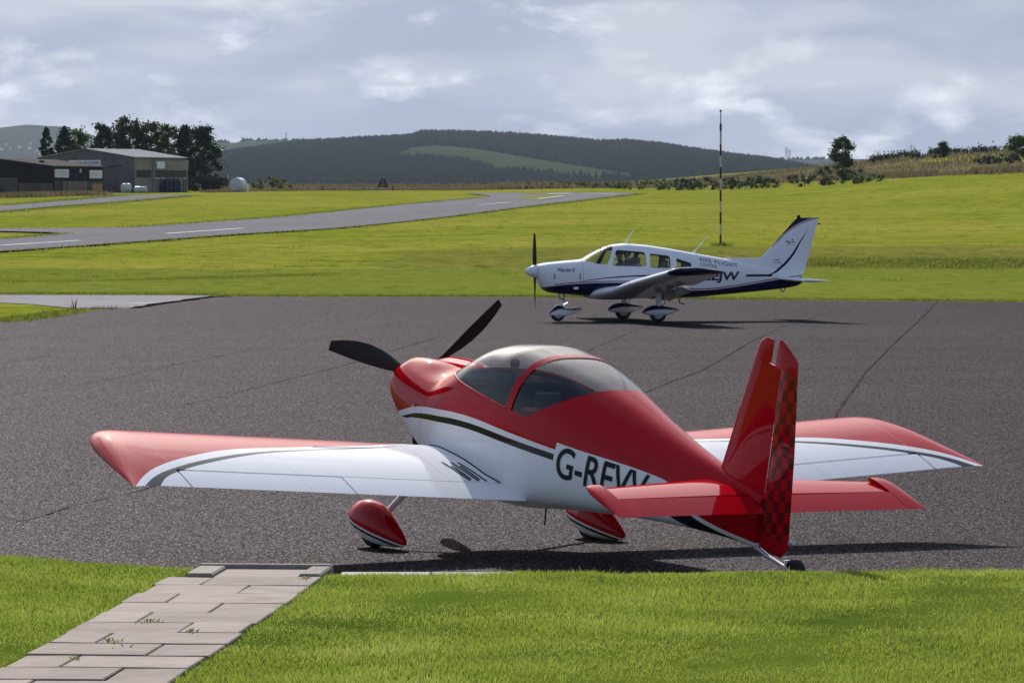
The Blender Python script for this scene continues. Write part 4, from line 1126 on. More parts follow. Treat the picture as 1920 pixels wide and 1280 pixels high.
def cut_poly(bm, poly):
    P = poly_planes(poly); a0, a1 = min(p[0] for p in poly) - .1, max(p[0] for p in poly) + .1; u0, u1 = min(p[1] for p in poly) - .1, max(p[1] for p in poly) + .1
    for p, nn in P: bisect(bm, (-p.x, 0, p.y), (-nn.x, 0, nn.y), lambda c: a0 < -c.x < a1 and u0 < c.z < u1)
    return lambda c: all(nn.dot(Vector((-c.x, c.z)) - p) > -1e-6 for p, nn in P)
def blade_mesh(b, ang, hub, r, table, aoff):
    """propeller blade: table rows (r fraction, chord, twist deg, sweep, thickness)"""
    er = Vector((0, -math.cos(ang), math.sin(ang))); et = Vector((0, math.sin(ang), math.cos(ang))); ea = Vector((-1, 0, 0))
    R = []
    for f, c, tw, sw, th in table:
        tw = rad(tw); cd = et * math.cos(tw) + ea * math.sin(tw); nd = et * -math.sin(tw) + ea * math.cos(tw)
        ctr = Vector(hub) + er * (f * r) + et * sw
        R.append([tuple(ctr + cd * (c * (x - .5)) + nd * (z * th)) for x, z in ((0, 0), (.12, .5), (.4, 1), (.75, .6), (1, 0), (.75, -.25), (.4, -.35), (.12, -.2))])
    b.rings(R)
    return b
def tyre(name, parent, a, l, u, r, w, mat, hubmat, place):
    b = MB(); R = []
    for yy, q in ((-.5, .62), (-.5, .86), (-.40, .96), (-.2, 1.0), (.2, 1.0), (.40, .96), (.5, .86), (.5, .62)):
        R.append([B(a + math.cos(t) * r * q, l + yy * w, u + math.sin(t) * r * q) for t in np.linspace(0, 2 * math.pi, 29)[:-1]])
    b.rings(R, False, False)
    o = place(b.build(name, mat, parent, True, 40))
    h = MB(); h.rings([[B(a + math.cos(t) * r * q, l + yy * w, u + math.sin(t) * r * q) for t in np.linspace(0, 2 * math.pi, 17)[:-1]] for yy, q in ((-.42, .05), (-.45, .5), (-.40, .64), (.40, .64), (.45, .5), (.42, .05))])
    h.build('rim', hubmat, o, True, 40)
    return o

RED = (0.42, 0.002, 0.008); WHITE = (0.80, 0.81, 0.84); BLK = (0.012, 0.013, 0.016)
def paint(t, col, rough=0.35, coat=0.5):
    oil = t.noise(2.2, 3, 0.5)
    nb = t.bump(oil, 0.05, 0.02)
    return t.done(t.principled(col, rough, 0.0, coat, 0.0, nb, 0.025))
t = NT('paint_red'); t.xyz(); M_red = paint(t, RED)
t = NT('paint_white'); t.xyz(); M_white = paint(t, WHITE)
M_tyre = plain('tyre_rubber', (0.016, 0.016, 0.017), 0.75, var=0.2, vscale=10)
M_rim = plain('wheel_rim', (0.45, 0.45, 0.46), 0.35, 0.45)
M_propblack = plain('prop_black', (0.008, 0.008, 0.009), 0.55, var=0.1, spec=0.3)
M_interior = plain('cockpit_trim', (0.035, 0.036, 0.040), 0.8, var=0.2, spec=0.0)
M_seat = plain('seat_leather', (0.10, 0.02, 0.02), 0.8, var=0.2, spec=0.0)
M_seat_g = plain('seat_grey', (0.13, 0.13, 0.14), 0.8, var=0.2)
M_panel = plain('panel_black', (0.015, 0.015, 0.016), 0.8, spec=0.0)
M_glass = thin_glass('canopy_acrylic', (0.78, 0.80, 0.82), 0.006, 0.055)
M_metal = plain('bare_metal', (0.5, 0.5, 0.52), 0.35, 0.8)
M_seal = plain('black_seal', (0.015, 0.015, 0.018), 0.7)
M_grip = plain('walkway_grip', (0.035, 0.035, 0.038), 0.95, var=0.3, vscale=30)

# ------------------------------------------------------------------ red and white two-seater
PSI, ALP = rad(29.565), rad(13.055)
RVH = CAMZ - 1.3049
rv = empty('red_aircraft', (-0.8555, 37.5255, 0), math.pi / 2 + PSI)
tag(rv, 'red and white low-wing two-seater with bubble canopy parked in the foreground', 'aircraft')
def rvp(o):
    o.location = (0, 0, RVH); o.rotation_euler = (rad(0.46), -ALP, 0); return o
RVT = [  # a, top, bot, hw, mid, n_top, n_bot
    (0.24, 0.08, -0.11, 0.20, -0.01, 2.2, 2.2), (0.30, 0.150, -0.20, 0.325, -0.01, 2.4, 2.2), (0.40, 0.185, -0.27, 0.372, -0.02, 2.5, 2.3), (0.60, 0.225, -0.345, 0.418, -0.05, 2.5, 2.5),
    (0.90, 0.265, -0.42, 0.465, -0.06, 2.5, 2.9), (1.20, 0.305, -0.465, 0.505, -0.05, 2.5, 3.4), (1.30, 0.345, -0.475, 0.515, -0.02, 2.45, 3.6), (1.45, 0.45, -0.485, 0.53, 0.03, 2.4, 3.8),
    (1.60, 0.565, -0.495, 0.54, 0.06, 2.4, 4.0), (1.80, 0.675, -0.50, 0.55, 0.09, 2.5, 4.2), (2.05, 0.745, -0.495, 0.555, 0.10, 2.6, 4.2), (2.30, 0.785, -0.475, 0.555, 0.10, 2.7, 4.2),
    (2.60, 0.785, -0.425, 0.545, 0.10, 2.8, 4.2), (3.00, 0.760, -0.325, 0.51, 0.10, 2.65, 4.0), (3.40, 0.715, -0.225, 0.455, 0.12, 2.35, 3.8), (3.90, 0.65, -0.12, 0.365, 0.16, 2.15, 3.4),
    (4.40, 0.592, -0.025, 0.275, 0.20, 2.1, 3.2), (4.86, 0.55, 0.045, 0.19, 0.24, 2.15, 3.0), (5.20, 0.52, 0.085, 0.12, 0.26, 2.3, 3.0), (5.47, 0.49, 0.105, 0.05, 0.27, 2.3, 2.6)]
def rv_cheek(a, l, u):
    if u < 0.02: return 0
    f = float(sstep(0.27, 0.42, a) * (1 - sstep(0.75, 1.15, a)))
    return f * (0.040 * math.exp(-((abs(l) - 0.18) / 0.11) ** 2) - 0.010 * math.exp(-(l / 0.06) ** 2))
# livery
t = NT('livery_fuselage'); X = t.xyz(); a_ = t.math('MULTIPLY', X[0], -1.0); u_ = X[2]
AR, UR = (0.0, 6.0), (-0.6, 0.6)
zb = t.curve(a_, [(0, -0.42), (0.3, -0.30), (0.57, -0.205), (0.8, -0.115), (1.1, -0.01), (1.55, 0.085), (1.9, 0.145), (2.2, 0.178), (2.67, 0.205), (3.25, 0.235), (3.3, 0.238), (6, 0.25)], AR, UR)
box_top = t.curve(a_, [(0, 0.25), (3.25, 0.292), (4.45, 0.343), (4.6, 0.31), (4.75, 0.235), (4.94, 0.178), (5.5, 0.142), (6, 0.13)], AR, UR)
in_box = t.math('GREATER_THAN', a_, 3.262)
zb = t.math('ADD', t.math('MULTIPLY', zb, t.math('SUBTRACT', 1.0, in_box)), t.math('MULTIPLY', box_top, in_box))
is_red = t.math('GREATER_THAN', u_, zb)
wgap = t.curve(a_, [(0, 0.05), (0.6, 0.05), (1.0, 0.055), (2.0, 0.05), (2.8, 0.042), (3.3, 0.036), (6, 0.036)], AR, (0, 0.2))
bwid = t.curve(a_, [(0, 0.0), (0.62, 0.0), (0.9, 0.028), (1.3, 0.046), (2.2, 0.05), (6, 0.05)], AR, (0, 0.2))
b1 = t.math('SUBTRACT', zb, wgap); b2 = t.math('SUBTRACT', b1, bwid)
is_blk = t.math('MULTIPLY', t.math('MULTIPLY', t.math('LESS_THAN', u_, b1), t.math('GREATER_THAN', u_, b2)), t.math('LESS_THAN', a_, 3.255))
tb1 = t.math('SUBTRACT', zb, 0.037)
tb2 = t.curve(a_, [(0, 0.5), (4.3, 0.20), (4.55, 0.10), (4.75, 0.06), (5.07, 0.02), (6, -0.1)], AR, UR)
is_tblk = t.math('MULTIPLY', t.math('MULTIPLY', t.math('LESS_THAN', u_, tb1), t.math('GREATER_THAN', u_, tb2)), t.math('GREATER_THAN', a_, 4.5))
col = t.mix(is_red, t.mix(t.math('MAXIMUM', is_blk, is_tblk), WHITE, BLK), RED)
seam = t.math('MAXIMUM', t.math('LESS_THAN', t.math('ABSOLUTE', t.math('SUBTRACT', a_, 1.19)), 0.003), t.math('LESS_THAN', t.math('ABSOLUTE', t.math('SUBTRACT', a_, 3.98)), 0.002))
for sa in (2.62, 3.42, 4.42, 4.86):
    seam = t.math('MAXIMUM', seam, t.math('MULTIPLY', t.math('LESS_THAN', t.math('ABSOLUTE', t.math('SUBTRACT', a_, sa)), 0.004), t.math('MULTIPLY', t.math('GREATER_THAN', t.math('FRACT', t.math('MULTIPLY', u_, 34.0)), 0.6), 0.5)))
col = t.mix(t.math('MULTIPLY', seam, 0.5), col, (0.03, 0.01, 0.01))
grime = t.math('MULTIPLY', t.ramp(t.noise(1.3, 5, 0.7, mscale=(0.4, 1, 2)), [(0.5, 0.0), (0.8, 0.30)]), t.math('LESS_THAN', u_, -0.2))
col = t.mix(grime, col, (0.20, 0.18, 0.16))
M_fus = paint(t, col)
sts = sorted(set([0.24, 0.255, 0.275, 0.30, 0.33, 0.37] + [round(float(v), 3) for v in np.arange(0.40, 5.47, 0.06)] + [1.19, 5.42, 5.47]))
bm = hull_bm(RVT, sts, 72, rv_cheek)
SILL = 0.372
cab = lambda c: 1.1 < -c.x < 3.6 and c.z > 0.2
bisect(bm, (0, 0, SILL), (0, 0, 1), cab)
rco, rno = (-3.0, 0, 0.486), (-1, 0, -1.45)
bisect(bm, rco, rno, cab)
for aa in (2.555, 2.635): bisect(bm, (-aa, 0, 0), (1, 0, 0), cab)
rear = lambda c: (-c.x - 1.45 * c.z) < 2.2953
glz = lambda c, f=None: c.z > SILL and rear(c) and 1.15 < -c.x < 3.6
rvf = rvp(faces_to('fuselage', bm, lambda c, f: not glz(c), M_fus, rv)); RVB = bvh_of(rvf)
rvp(faces_to('canopy', bm, lambda c, f: glz(c) and -c.x < 2.555, M_glass, rv))
rvp(faces_to('rear_window', bm, lambda c, f: glz(c) and -c.x > 2.635, M_glass, rv))
rvp(faces_to('canopy_arch', bm, lambda c, f: glz(c) and 2.555 < -c.x < 2.635, M_red, rv, 0.008))
rvp(faces_to('cockpit_lining', bm, lambda c, f: not glz(c) and 1.25 < -c.x < 3.9 and c.z > -0.42, M_interior, rv, -0.02))
bm.free()
# thin canopy edge strip along the sill
for sg in (1, -1):
    pts = [B(a, sg * (hull_side(RVT, a, SILL) + 0.002), SILL) for a in np.linspace(1.40, 2.55, 22)]
    rvp(MB().tube(pts, 0.008, 6).build('canopy_rail', M_red, rv, True))
# cockpit
rvp(MB().box(B(1.95, 0, -0.33), (1.2, 0.9, 0.04)).build('cockpit_floor', M_interior, rv))
rvp(MB().box(B(1.76, 0, 0.16), (0.03, 0.92, 0.36)).build('instrument_panel', M_panel, rv))
gs = MB(); gs.rings([[B(a, math.sin(q) * w, 0.335 + math.cos(q) * 0.03 + rise) for q in np.linspace(-1.5, 1.5, 9)] + [B(a, w * .9, 0.31 + rise), B(a, -w * .9, 0.31 + rise)] for a, w, rise in ((1.38, .22, -.02), (1.5, .34, 0.0), (1.65, .42, 0.01), (1.82, .45, 0.01))])
rvp(gs.build('glare_shield', M_panel, rv))
for sg in (1, -1):
    s_ = MB(); s_.rings([[B(a + dx, sg * 0.25 + y, u) for dx, y in ((-.05, -.2), (-.05, .2), (.06, .2), (.06, -.2))] for a, u in ((2.50, -.20), (2.56, .05), (2.66, .30), (2.70, .40))])
    so = rvp(s_.build('seat_back', M_seat, rv))
    MB().rbox(B(2.70, sg * 0.25, 0.47), (0.08, 0.22, 0.12), .04).build('headrest', M_interior, so, True)
    rvp(MB().rbox(B(2.28, sg * 0.25, -0.2), (0.5, 0.4, 0.14), .05).build('seat_cushion', M_seat, rv, True))
rvp(MB().box(B(3.32, 0, 0.15), (0.02, 0.66, 0.6)).build('baggage_bulkhead', M_interior, rv))
cm = MB(); cm.tube([B(1.72, 0.02, 0.36), B(1.74, 0.02, 0.47)], 0.012, 8); cm.rbox(B(1.74, 0.02, 0.51), (0.05, 0.07, 0.07), .02)
rvp(cm.build('compass', M_panel, rv))
rvp(MB().tube([B(1.9, 0.25, -.2), B(1.98, 0.25, 0.12)], 0.014, 8).build('control_stick', M_panel, rv))
# wings
t = NT('livery_wing'); X = t.xyz(); a_ = t.math('MULTIPLY', X[0], -1.0); l_ = t.math('ABSOLUTE', X[1])
LR, CR = (0.0, 4.2), (1.0, 4.0)
rw = t.curve(l_, [(0, 1.2), (0.6, 1.45), (1.2, 1.78), (1.7, 1.92), (2.2, 2.03), (2.65, 2.14), (3.1, 2.35), (3.38, 2.52), (3.62, 2.715), (3.8, 2.93), (4.2, 3.5)], LR, CR)
wb1 = t.curve(l_, [(0, 1.3), (0.6, 1.55), (1.2, 1.84), (1.98, 2.055), (2.345, 2.145), (2.82, 2.325), (3.35, 2.605), (3.56, 2.755), (3.725, 2.93), (4.2, 3.6)], LR, CR)
wb2 = t.curve(l_, [(0, 1.3), (0.6, 1.55), (1.2, 1.855), (2.0, 2.085), (2.375, 2.195), (2.8, 2.375), (3.35, 2.675), (3.49, 2.785), (3.6, 2.93), (4.2, 3.8)], LR, CR)
col = t.mix(t.math('LESS_THAN', a_, rw), t.mix(t.math('MULTIPLY', t.math('GREATER_THAN', a_, wb1), t.math('LESS_THAN', a_, wb2)), WHITE, (0.05, 0.05, 0.055)), RED)
dots = t.math('MULTIPLY', t.math('LESS_THAN', t.math('ABSOLUTE', t.math('SUBTRACT', l_, 3.338)), 0.004), t.math('GREATER_THAN', t.math('FRACT', t.math('MULTIPLY', a_, 28.0)), 0.45))
col = t.mix(t.math('MULTIPLY', dots, 0.5), col, (0.75, 0.6, 0.6))
pan = t.math('MAXIMUM', t.math('LESS_THAN', t.math('ABSOLUTE', t.math('SUBTRACT', l_, 2.32)), 0.0022), t.math('LESS_THAN', t.math('ABSOLUTE', t.math('SUBTRACT', l_, 0.98)), 0.002))
rib = t.math('LESS_THAN', t.math('ABSOLUTE', t.math('SUBTRACT', t.math('FRACT', t.math('MULTIPLY', l_, 2.6)), 0.5)), 0.008)
spar = t.math('MAXIMUM', t.math('LESS_THAN', t.math('ABSOLUTE', t.math('SUBTRACT', a_, 1.93)), 0.004), t.math('LESS_THAN', t.math('ABSOLUTE', t.math('SUBTRACT', a_, 2.56)), 0.004))
rv_dots = t.math('MULTIPLY', t.math('MAXIMUM', rib, spar), t.math('GREATER_THAN', t.math('FRACT', t.math('MULTIPLY', t.math('ADD', a_, l_), 31.0)), 0.6))
col = t.mix(t.math('MAXIMUM', t.math('MULTIPLY', pan, 0.35), t.math('MULTIPLY', rv_dots, 0.28)), col, (0.05, 0.05, 0.06))
M_wing = paint(t, col, 0.32)
XLE, CH = 1.443, 1.478
def wu(l): return -0.281 + 0.062 * (abs(l) - 0.5)
for sg in (1, -1):
    main = [(l, XLE, CH, wu(l), 0.118) for l in (0.25, 0.5, 1.2, 1.945, 2.6, 3.34)]
    rvp(wing_part('wing', main, 0, 0.796, M_wing, rv, 20, side=sg))
    rvp(wing_part('flap', [(l, XLE, CH, wu(l), 0.118) for l in (0.46, 1.2, 1.940)], 0.804, 1.0, M_wing, rv, 6, side=sg))
    ao = wing_part('aileron', [(l, XLE, CH, wu(l), 0.118) for l in (1.955, 2.6, 3.325)], 0.813, 1.0, M_wing, rv, 6, side=sg)
    rvp(ao)
    tip = []
    for l, le, te, th in ((3.341, 1.443, 2.921, .118), (3.42, 1.447, 2.921, .118), (3.50, 1.487, 2.922, .117), (3.56, 1.56, 2.923, .114), (3.62, 1.70, 2.924, .108), (3.67, 1.90, 2.925, .098), (3.72, 2.18, 2.926, .086), (3.76, 2.45, 2.927, .072), (3.79, 2.68, 2.928, .06), (3.805, 2.84, 2.929, .03)):
        tip.append((l, le, te - le, wu(l) + 0.008 * (le - XLE) - 0.1 * max(0, l - 3.5) ** 2, th))
    rvp(wing_part('wing_tip', tip, 0, 1.0, M_wing, rv, 20, side=sg))
def wing_top(a, l, off=0.004):
    x = (a - XLE) / CH
    yt = 5 * .118 * (.2969 * math.sqrt(x) - .126 * x - .3516 * x * x + .2843 * x ** 3 - .1030 * x ** 4)
    return B(a, l, wu(l) + .008 * (a - XLE) + CH * (yt + .018 * 4 * x * (1 - x)) + off)
for (a0, l0), (a1, l1) in (((2.218, .85), (2.60, .80)), ((2.296, .807), (2.575, .775)), ((2.216, .772), (2.60, .725)), ((2.294, .726), (2.575, .70)), ((2.213, .701), (2.60, .65))):
    V = []
    for k in range(9):
        q = k / 8; a, l = a0 + (a1 - a0) * q, l0 + (l1 - l0) * q
        V += [wing_top(a, l - .0095), wing_top(a, l + .0095)]
    rvp(mesh_obj('walkway_strip', V, [(2 * k, 2 * k + 1, 2 * k + 3, 2 * k + 2) for k in range(8)], M_grip, rv, recalc=False))
V = []
seal = [(1.55, .60), (1.92, .615), (2.12, .60), (2.44, .592), (2.615, .545)]
pts = [wing_top(float(np.interp(k / 24, np.linspace(0, 1, 5), [p[0] for p in seal])), float(np.interp(k / 24, np.linspace(0, 1, 5), [p[1] for p in seal])), 0.002) for k in range(25)]
rvp(MB().tube(pts, 0.007, 6).build('root_seal', M_seal, rv, True))
# fin and rudder
def fin_st(u):
    le = np.interp(u, [0.40, 0.57, 1.56, 1.60, 1.625], [4.74, 4.865, 5.14, 5.175, 5.235])
    return float(le)
rvp(wing_part('fin', [(u, fin_st(u), 5.462 - fin_st(u), 0, 0.105) for u in (0.40, 0.57, 0.9, 1.2, 1.448)], 0, 1.0, M_red, rv, 14, 0.0, vertical=True, smooth=True))
rvp(wing_part('fin_tip', [(u, fin_st(u), 5.335 - fin_st(u), 0, th) for u, th in ((1.452, .17), (1.53, .17), (1.58, .16), (1.612, .12), (1.625, .05))], 0, 0.92, M_red, rv, 12, 0.0, vertical=True))
t = NT('livery_rudder'); X = t.xyz(); a_ = t.math('MULTIPLY', X[0], -1.0); u_ = X[2]
ck = t.math('MODULO', t.math('ADD', t.math('FLOOR', t.math('MULTIPLY', t.math('ADD', a_, t.math('MULTIPLY', u_, 0.11)), 1 / 0.072)), t.math('FLOOR', t.math('MULTIPLY', t.math('SUBTRACT', u_, t.math('MULTIPLY', a_, 0.25)), 1 / 0.082))), 2.0)
msk = t.math('MULTIPLY', t.math('GREATER_THAN', ck, 0.5), t.math('MULTIPLY', t.math('LESS_THAN', u_, 1.44), t.math('GREATER_THAN', u_, 0.24)))
M_rud = paint(t, t.mix(t.math('MULTIPLY', msk, 0.72), RED, (0.008, 0.009, 0.009)), 0.3)
rdefl = lambda l: (5.47, 0.0, rad(2.5))
def rud_te(u): return float(np.interp(u, [0.13, 0.22, 0.9, 1.55], [5.80, 5.884, 5.795, 5.678]))
rvp(wing_part('rudder', [(u, 5.474, rud_te(u) - 5.474, 0, th) for u, th in ((0.125, .05), (0.15, .12), (0.22, .145), (0.6, .155), (0.9, .16), (1.2, .165), (1.445, .165))], 0, 1.0, M_rud, rv, 12, 0.0, vertical=True, defl=rdefl))
rvp(wing_part('rudder_horn', [(1.447, 5.375, 5.697 - 5.375, 0, .15), (1.50, 5.375, 5.688 - 5.375, 0, .15), (1.55, 5.378, 5.678 - 5.378, 0, .15), (1.60, 5.38, 5.56 - 5.38, 0, .2), (1.635, 5.383, 5.46 - 5.383, 0, .22), (1.645, 5.39, 5.43 - 5.39, 0, .1)], 0, 1.0, M_red, rv, 12, 0.0, vertical=True, defl=rdefl))
# tailplane and elevators
EH = 5.345
edefl = lambda l: (EH, 0.452, rad(7))
for sg in (1, -1):
    rvp(wing_part('tailplane', [(l, le, (EH - le) / 0.62, 0.452, 0.075) for l, le in ((0.04, 4.86), (0.3, 4.90), (0.7, 4.965), (1.165, 5.045))], 0, 0.612, M_red, rv, 12, 0.0, 0.0, side=sg))
    rvp(wing_part('elevator', [(l, EH - 0.29 * .62 / .38, 0.29 / .38, 0.452, 0.07) for l in (0.07, 0.6, 1.17)], 0.638, 1.0, M_red, rv, 8, 0.0, 0.0, side=sg, defl=edefl))
    rvp(wing_part('elevator_horn', [(1.172, 5.055, 0.58, 0.452, 0.085), (1.24, 5.06, 0.575, 0.452, 0.085), (1.285, 5.085, 0.55, 0.452, 0.075), (1.31, 5.16, 0.475, 0.452, 0.055), (1.318, 5.25, 0.385, 0.452, 0.03)], 0, 1.0, M_red, rv, 14, 0.0, 0.0, side=sg, defl=edefl))
# undercarriage
t = NT('livery_spat'); X = t.xyz(); u_ = X[2]
d_ = t.math('SUBTRACT', u_, -0.872)
col = t.mix(t.math('GREATER_THAN', d_, 0.0), t.mix(t.math('MULTIPLY', t.math('LESS_THAN', d_, -0.018), t.math('GREATER_THAN', d_, -0.040)), WHITE, BLK), RED)
M_spat = paint(t, col)
for sg in (1, -1):
    R = []
    for a, w, hu, hd, uc in ((1.165, .006, .006, .006, -.875), (1.18, .04, .05, .035, -.872), (1.215, .072, .09, .06, -.868), (1.29, .104, .140, .098, -.862), (1.40, .124, .175, .128, -.858), (1.52, .128, .185, .138, -.858), (1.65, .118, .172, .130, -.858), (1.80, .092, .132, .10, -.858), (1.93, .06, .085, .066, -.858), (2.03, .026, .045, .038, -.858), (2.05, .018, .034, .030, -.858)):
        R.append([B(a, sg * 1.0 + math.sin(q) * w, uc + (math.cos(q) * hu if math.cos(q) > 0 else math.cos(q) * hd)) for q in np.linspace(0, 2 * math.pi, 29)[:-1]])
    rvp(MB().rings(R).build('wheel_spat', M_spat, rv, True, 40))
    tyre('tyre', rv, 1.54, sg * 1.0, -1.033 + 0.175, 0.175, 0.115, M_tyre, M_rim, rvp)
    rvp(MB().tube([B(1.22, sg * .30, -.40), B(1.36, sg * .64, -.63), B(1.50, sg * .93, -.82)], [.034, .028, .024], 12).build('gear_leg', M_white, rv, True))
    rvp(MB().tube([B(1.47, sg * .86, -.775), B(1.52, sg * .97, -.85)], [.032, .06], 10).build('leg_fairing', M_white, rv, True))
rvp(MB().tube([B(5.30, 0, .125), B(5.60, 0, .085), B(5.86, 0, .075)], [.02, .017, .014], 10).build('tail_spring', M_metal, rv, True))
fk = MB(); fk.tube([B(5.86, 0, .13), B(5.88, 0, .05)], .02, 10); fk.box(B(5.93, .05, .09), (.14, .012, .03)); fk.box(B(5.93, -.05, .09), (.14, .012, .03))
rvp(fk.build('tail_fork', M_metal, rv))
tyre('tail_wheel', rv, 5.98, 0, .002 + .083, .083, .085, M_tyre, M_tyre, rvp)
rvp(MB().tube([B(5.885, 0, .26), B(5.905, 0, .28)], .024, 10).build('tail_light', M_metal, rv, True))
rvp(MB().tube([B(2.62, .1, -.42), B(2.63, .1, -.56)], .006, 6).build('belly_antenna', M_panel, rv))
rvp(MB().tube([B(1.02, .475, -.02), B(1.05, .51, -.015)], .008, 6).build('door_latch', M_metal, rv))
# propeller
hub = B(0.212, 0, 0)
prp = empty('prop_temp'); bpy.data.objects.remove(prp)
sp = MB(); sp.rings([[B(a, math.cos(q) * r, math.sin(q) * r) for q in np.linspace(0, 2 * math.pi, 25)[:-1]] for a, r in ((0.0, .008), (.02, .045), (.07, .09), (.14, .125), (.235, .15), (.24, .12))])
rvp(sp.build('spinner', M_red, rv, True, 40))
for k in range(3):
    b = blade_mesh(MB(), rad(40.88 + 120 * k), hub, 0.915, [(.10, .06, 55, 0, .02), (.2, .085, 48, .0, .016), (.32, .135, 40, -.008, .013), (.45, .168, 33, -.014, .011), (.6, .178, 27, -.012, .010), (.75, .160, 22, -.002, .008), (.88, .125, 19, .014, .007), (.96, .095, 17, .028, .006), (1.0, .080, 16, .034, .005)], 0)
    rvp(b.build('propeller_blade', M_propblack, rv, True, 40))
# registration on both sides
a2, F2 = text_fit('G-REVV', 1.03, 0.245, bold=0.012)
for sg in (1, -1):
    V = []
    for p in a2:
        aa = 3.30 + p[0] + p[1] * 0.02 if sg > 0 else 3.30 + 1.03 - p[0]
        uu = 0.035 + p[1] + 0.055 * (aa - 3.30)
        V.append(B(aa, skin_l(RVB, aa, uu, sg, 0.005), uu))
    rvp(mesh_obj('registration', V, F2, M_seal, rv, recalc=False))

# ------------------------------------------------------------------ white four-seater taxiing behind
WZ = float(zg(0.3, 106.3)) + 0.004
wr = empty('white_aircraft', (0.30068, 106.298, WZ), math.pi / 2 + rad(103.9655))
tag(wr, 'white and navy low-wing touring aircraft with spatted nosewheel taxiing across the apron', 'aircraft')
ident = lambda o: o
NAVY = (0.010, 0.012, 0.045); WWH = (0.72, 0.74, 0.80); PINK = (0.28, 0.02, 0.05)
WT = [
    (0.285, 1.27, 1.06, 0.20, 1.17, 2.3, 2.3), (0.31, 1.325, 1.00, 0.33, 1.16, 2.6, 2.6), (0.36, 1.345, 0.88, 0.38, 1.13, 2.8, 2.8), (0.46, 1.365, 0.735, 0.43, 1.08, 2.9, 3.0), (0.62, 1.385, 0.665, 0.47, 1.04, 3.0, 3.2),
    (1.0, 1.42, 0.625, 0.51, 1.02, 3.0, 3.4), (1.34, 1.45, 0.595, 0.54, 1.02, 2.8, 3.6), (1.6, 1.585, 0.575, 0.56, 1.04, 2.6, 3.8), (1.85, 1.71, 0.56, 0.575, 1.06, 2.5, 4.0), (2.08, 1.79, 0.55, 0.58, 1.08, 2.6, 4.0),
    (2.4, 1.82, 0.54, 0.58, 1.08, 2.8, 4.0), (2.75, 1.80, 0.53, 0.58, 1.08, 2.8, 4.0), (3.2, 1.745, 0.525, 0.56, 1.07, 2.8, 4.0), (3.6, 1.68, 0.53, 0.51, 1.05, 2.7, 3.6), (4.1, 1.59, 0.545, 0.44, 1.03, 2.6, 3.2),
    (4.77, 1.475, 0.60, 0.34, 1.02, 2.4, 3.0), (5.4, 1.36, 0.655, 0.245, 1.01, 2.3, 2.8), (6.0, 1.25, 0.71, 0.16, 1.0, 2.2, 2.6), (6.4, 1.18, 0.755, 0.105, 0.98, 2.2, 2.5), (6.7, 1.12, 0.815, 0.06, 0.97, 2.2, 2.4), (6.81, 1.08, 0.88, 0.03, 0.97, 2.2, 2.4)]
def stripe_nodes(t, a_, u_):
    AR, UR = (0.0, 7.4), (0.4, 2.6)
    navy = t.curve(a_, [(0, .775), (.3, .79), (.7, .845), (1.22, .885), (1.91, .905), (2.56, .90), (3.2, .85), (3.8, .735), (4.19, .715), (5.0, .785), (6.1, .945), (6.8, 1.02), (7.4, 1.05)], AR, UR)
    red_hi = t.math('ADD', navy, 0.043); red_lo = t.math('ADD', navy, 0.020)
    is_n = t.math('LESS_THAN', u_, navy)
    is_r = t.math('MULTIPLY', t.math('LESS_THAN', u_, red_hi), t.math('GREATER_THAN', u_, red_lo))
    is_r = t.math('MULTIPLY', is_r, t.math('GREATER_THAN', a_, 0.6))
    thin = t.curve(a_, [(0, .80), (1.15, .925), (1.4, .965), (1.7, 1.003), (2.13, 1.04), (2.6, 1.062), (3.1, 1.07), (3.8, 1.06), (7.4, 1.0)], AR, UR)
    tw = t.curve(a_, [(0, 0), (1.1, 0.002), (1.7, .012), (2.6, .017), (3.6, .012), (3.9, 0), (7.4, 0)], AR, (0, 0.2))
    is_t = t.math('MULTIPLY', t.math('LESS_THAN', t.math('ABSOLUTE', t.math('SUBTRACT', u_, thin)), tw), t.math('MULTIPLY', t.math('GREATER_THAN', a_, 1.15), t.math('LESS_THAN', a_, 3.8)))
    # sweep from the tail cone up the fin
    cur = t.curve(u_, [(0.4, 5.0), (1.03, 5.30), (1.065, 5.75), (1.085, 5.97), (1.19, 6.19), (1.5, 6.52), (1.84, 6.74), (2.16, 6.94), (2.6, 7.15)], UR, (5.0, 7.4))
    cw = t.curve(u_, [(0.4, .0), (1.02, .0), (1.10, .05), (1.5, .036), (1.84, .02), (2.14, .004), (2.2, 0), (2.6, 0)], UR, (0, 0.2))
    is_c = t.math('MULTIPLY', t.math('LESS_THAN', t.math('ABSOLUTE', t.math('SUBTRACT', a_, cur)), cw), t.math('GREATER_THAN', u_, 1.085))
    flat = t.math('MULTIPLY', t.math('MULTIPLY', t.math('GREATER_THAN', u_, 1.03), t.math('LESS_THAN', u_, 1.086)), t.math('MULTIPLY', t.math('GREATER_THAN', a_, 5.34), t.math('LESS_THAN', a_, 6.01)))
    return t.math('MAXIMUM', t.math('MAXIMUM', is_n, is_t), t.math('MAXIMUM', is_c, flat)), is_r
t = NT('livery_touring'); X = t.xyz(); a_ = t.math('MULTIPLY', X[0], -1.0); u_ = X[2]
nv, rd = stripe_nodes(t, a_, u_)
col = t.mix(nv, t.mix(rd, WWH, PINK), NAVY)
seam = t.math('LESS_THAN', t.math('ABSOLUTE', t.math('SUBTRACT', a_, 1.28)), 0.005)
col = t.mix(t.math('MULTIPLY', seam, 0.6), col, (0.05, 0.05, 0.06))
M_wfus = paint(t, col, 0.35, 0.45)
t = NT('livery_touring_fin'); X = t.xyz(); a_ = t.math('MULTIPLY', X[0], -1.0); u_ = X[2]
UR = (0.4, 2.6)
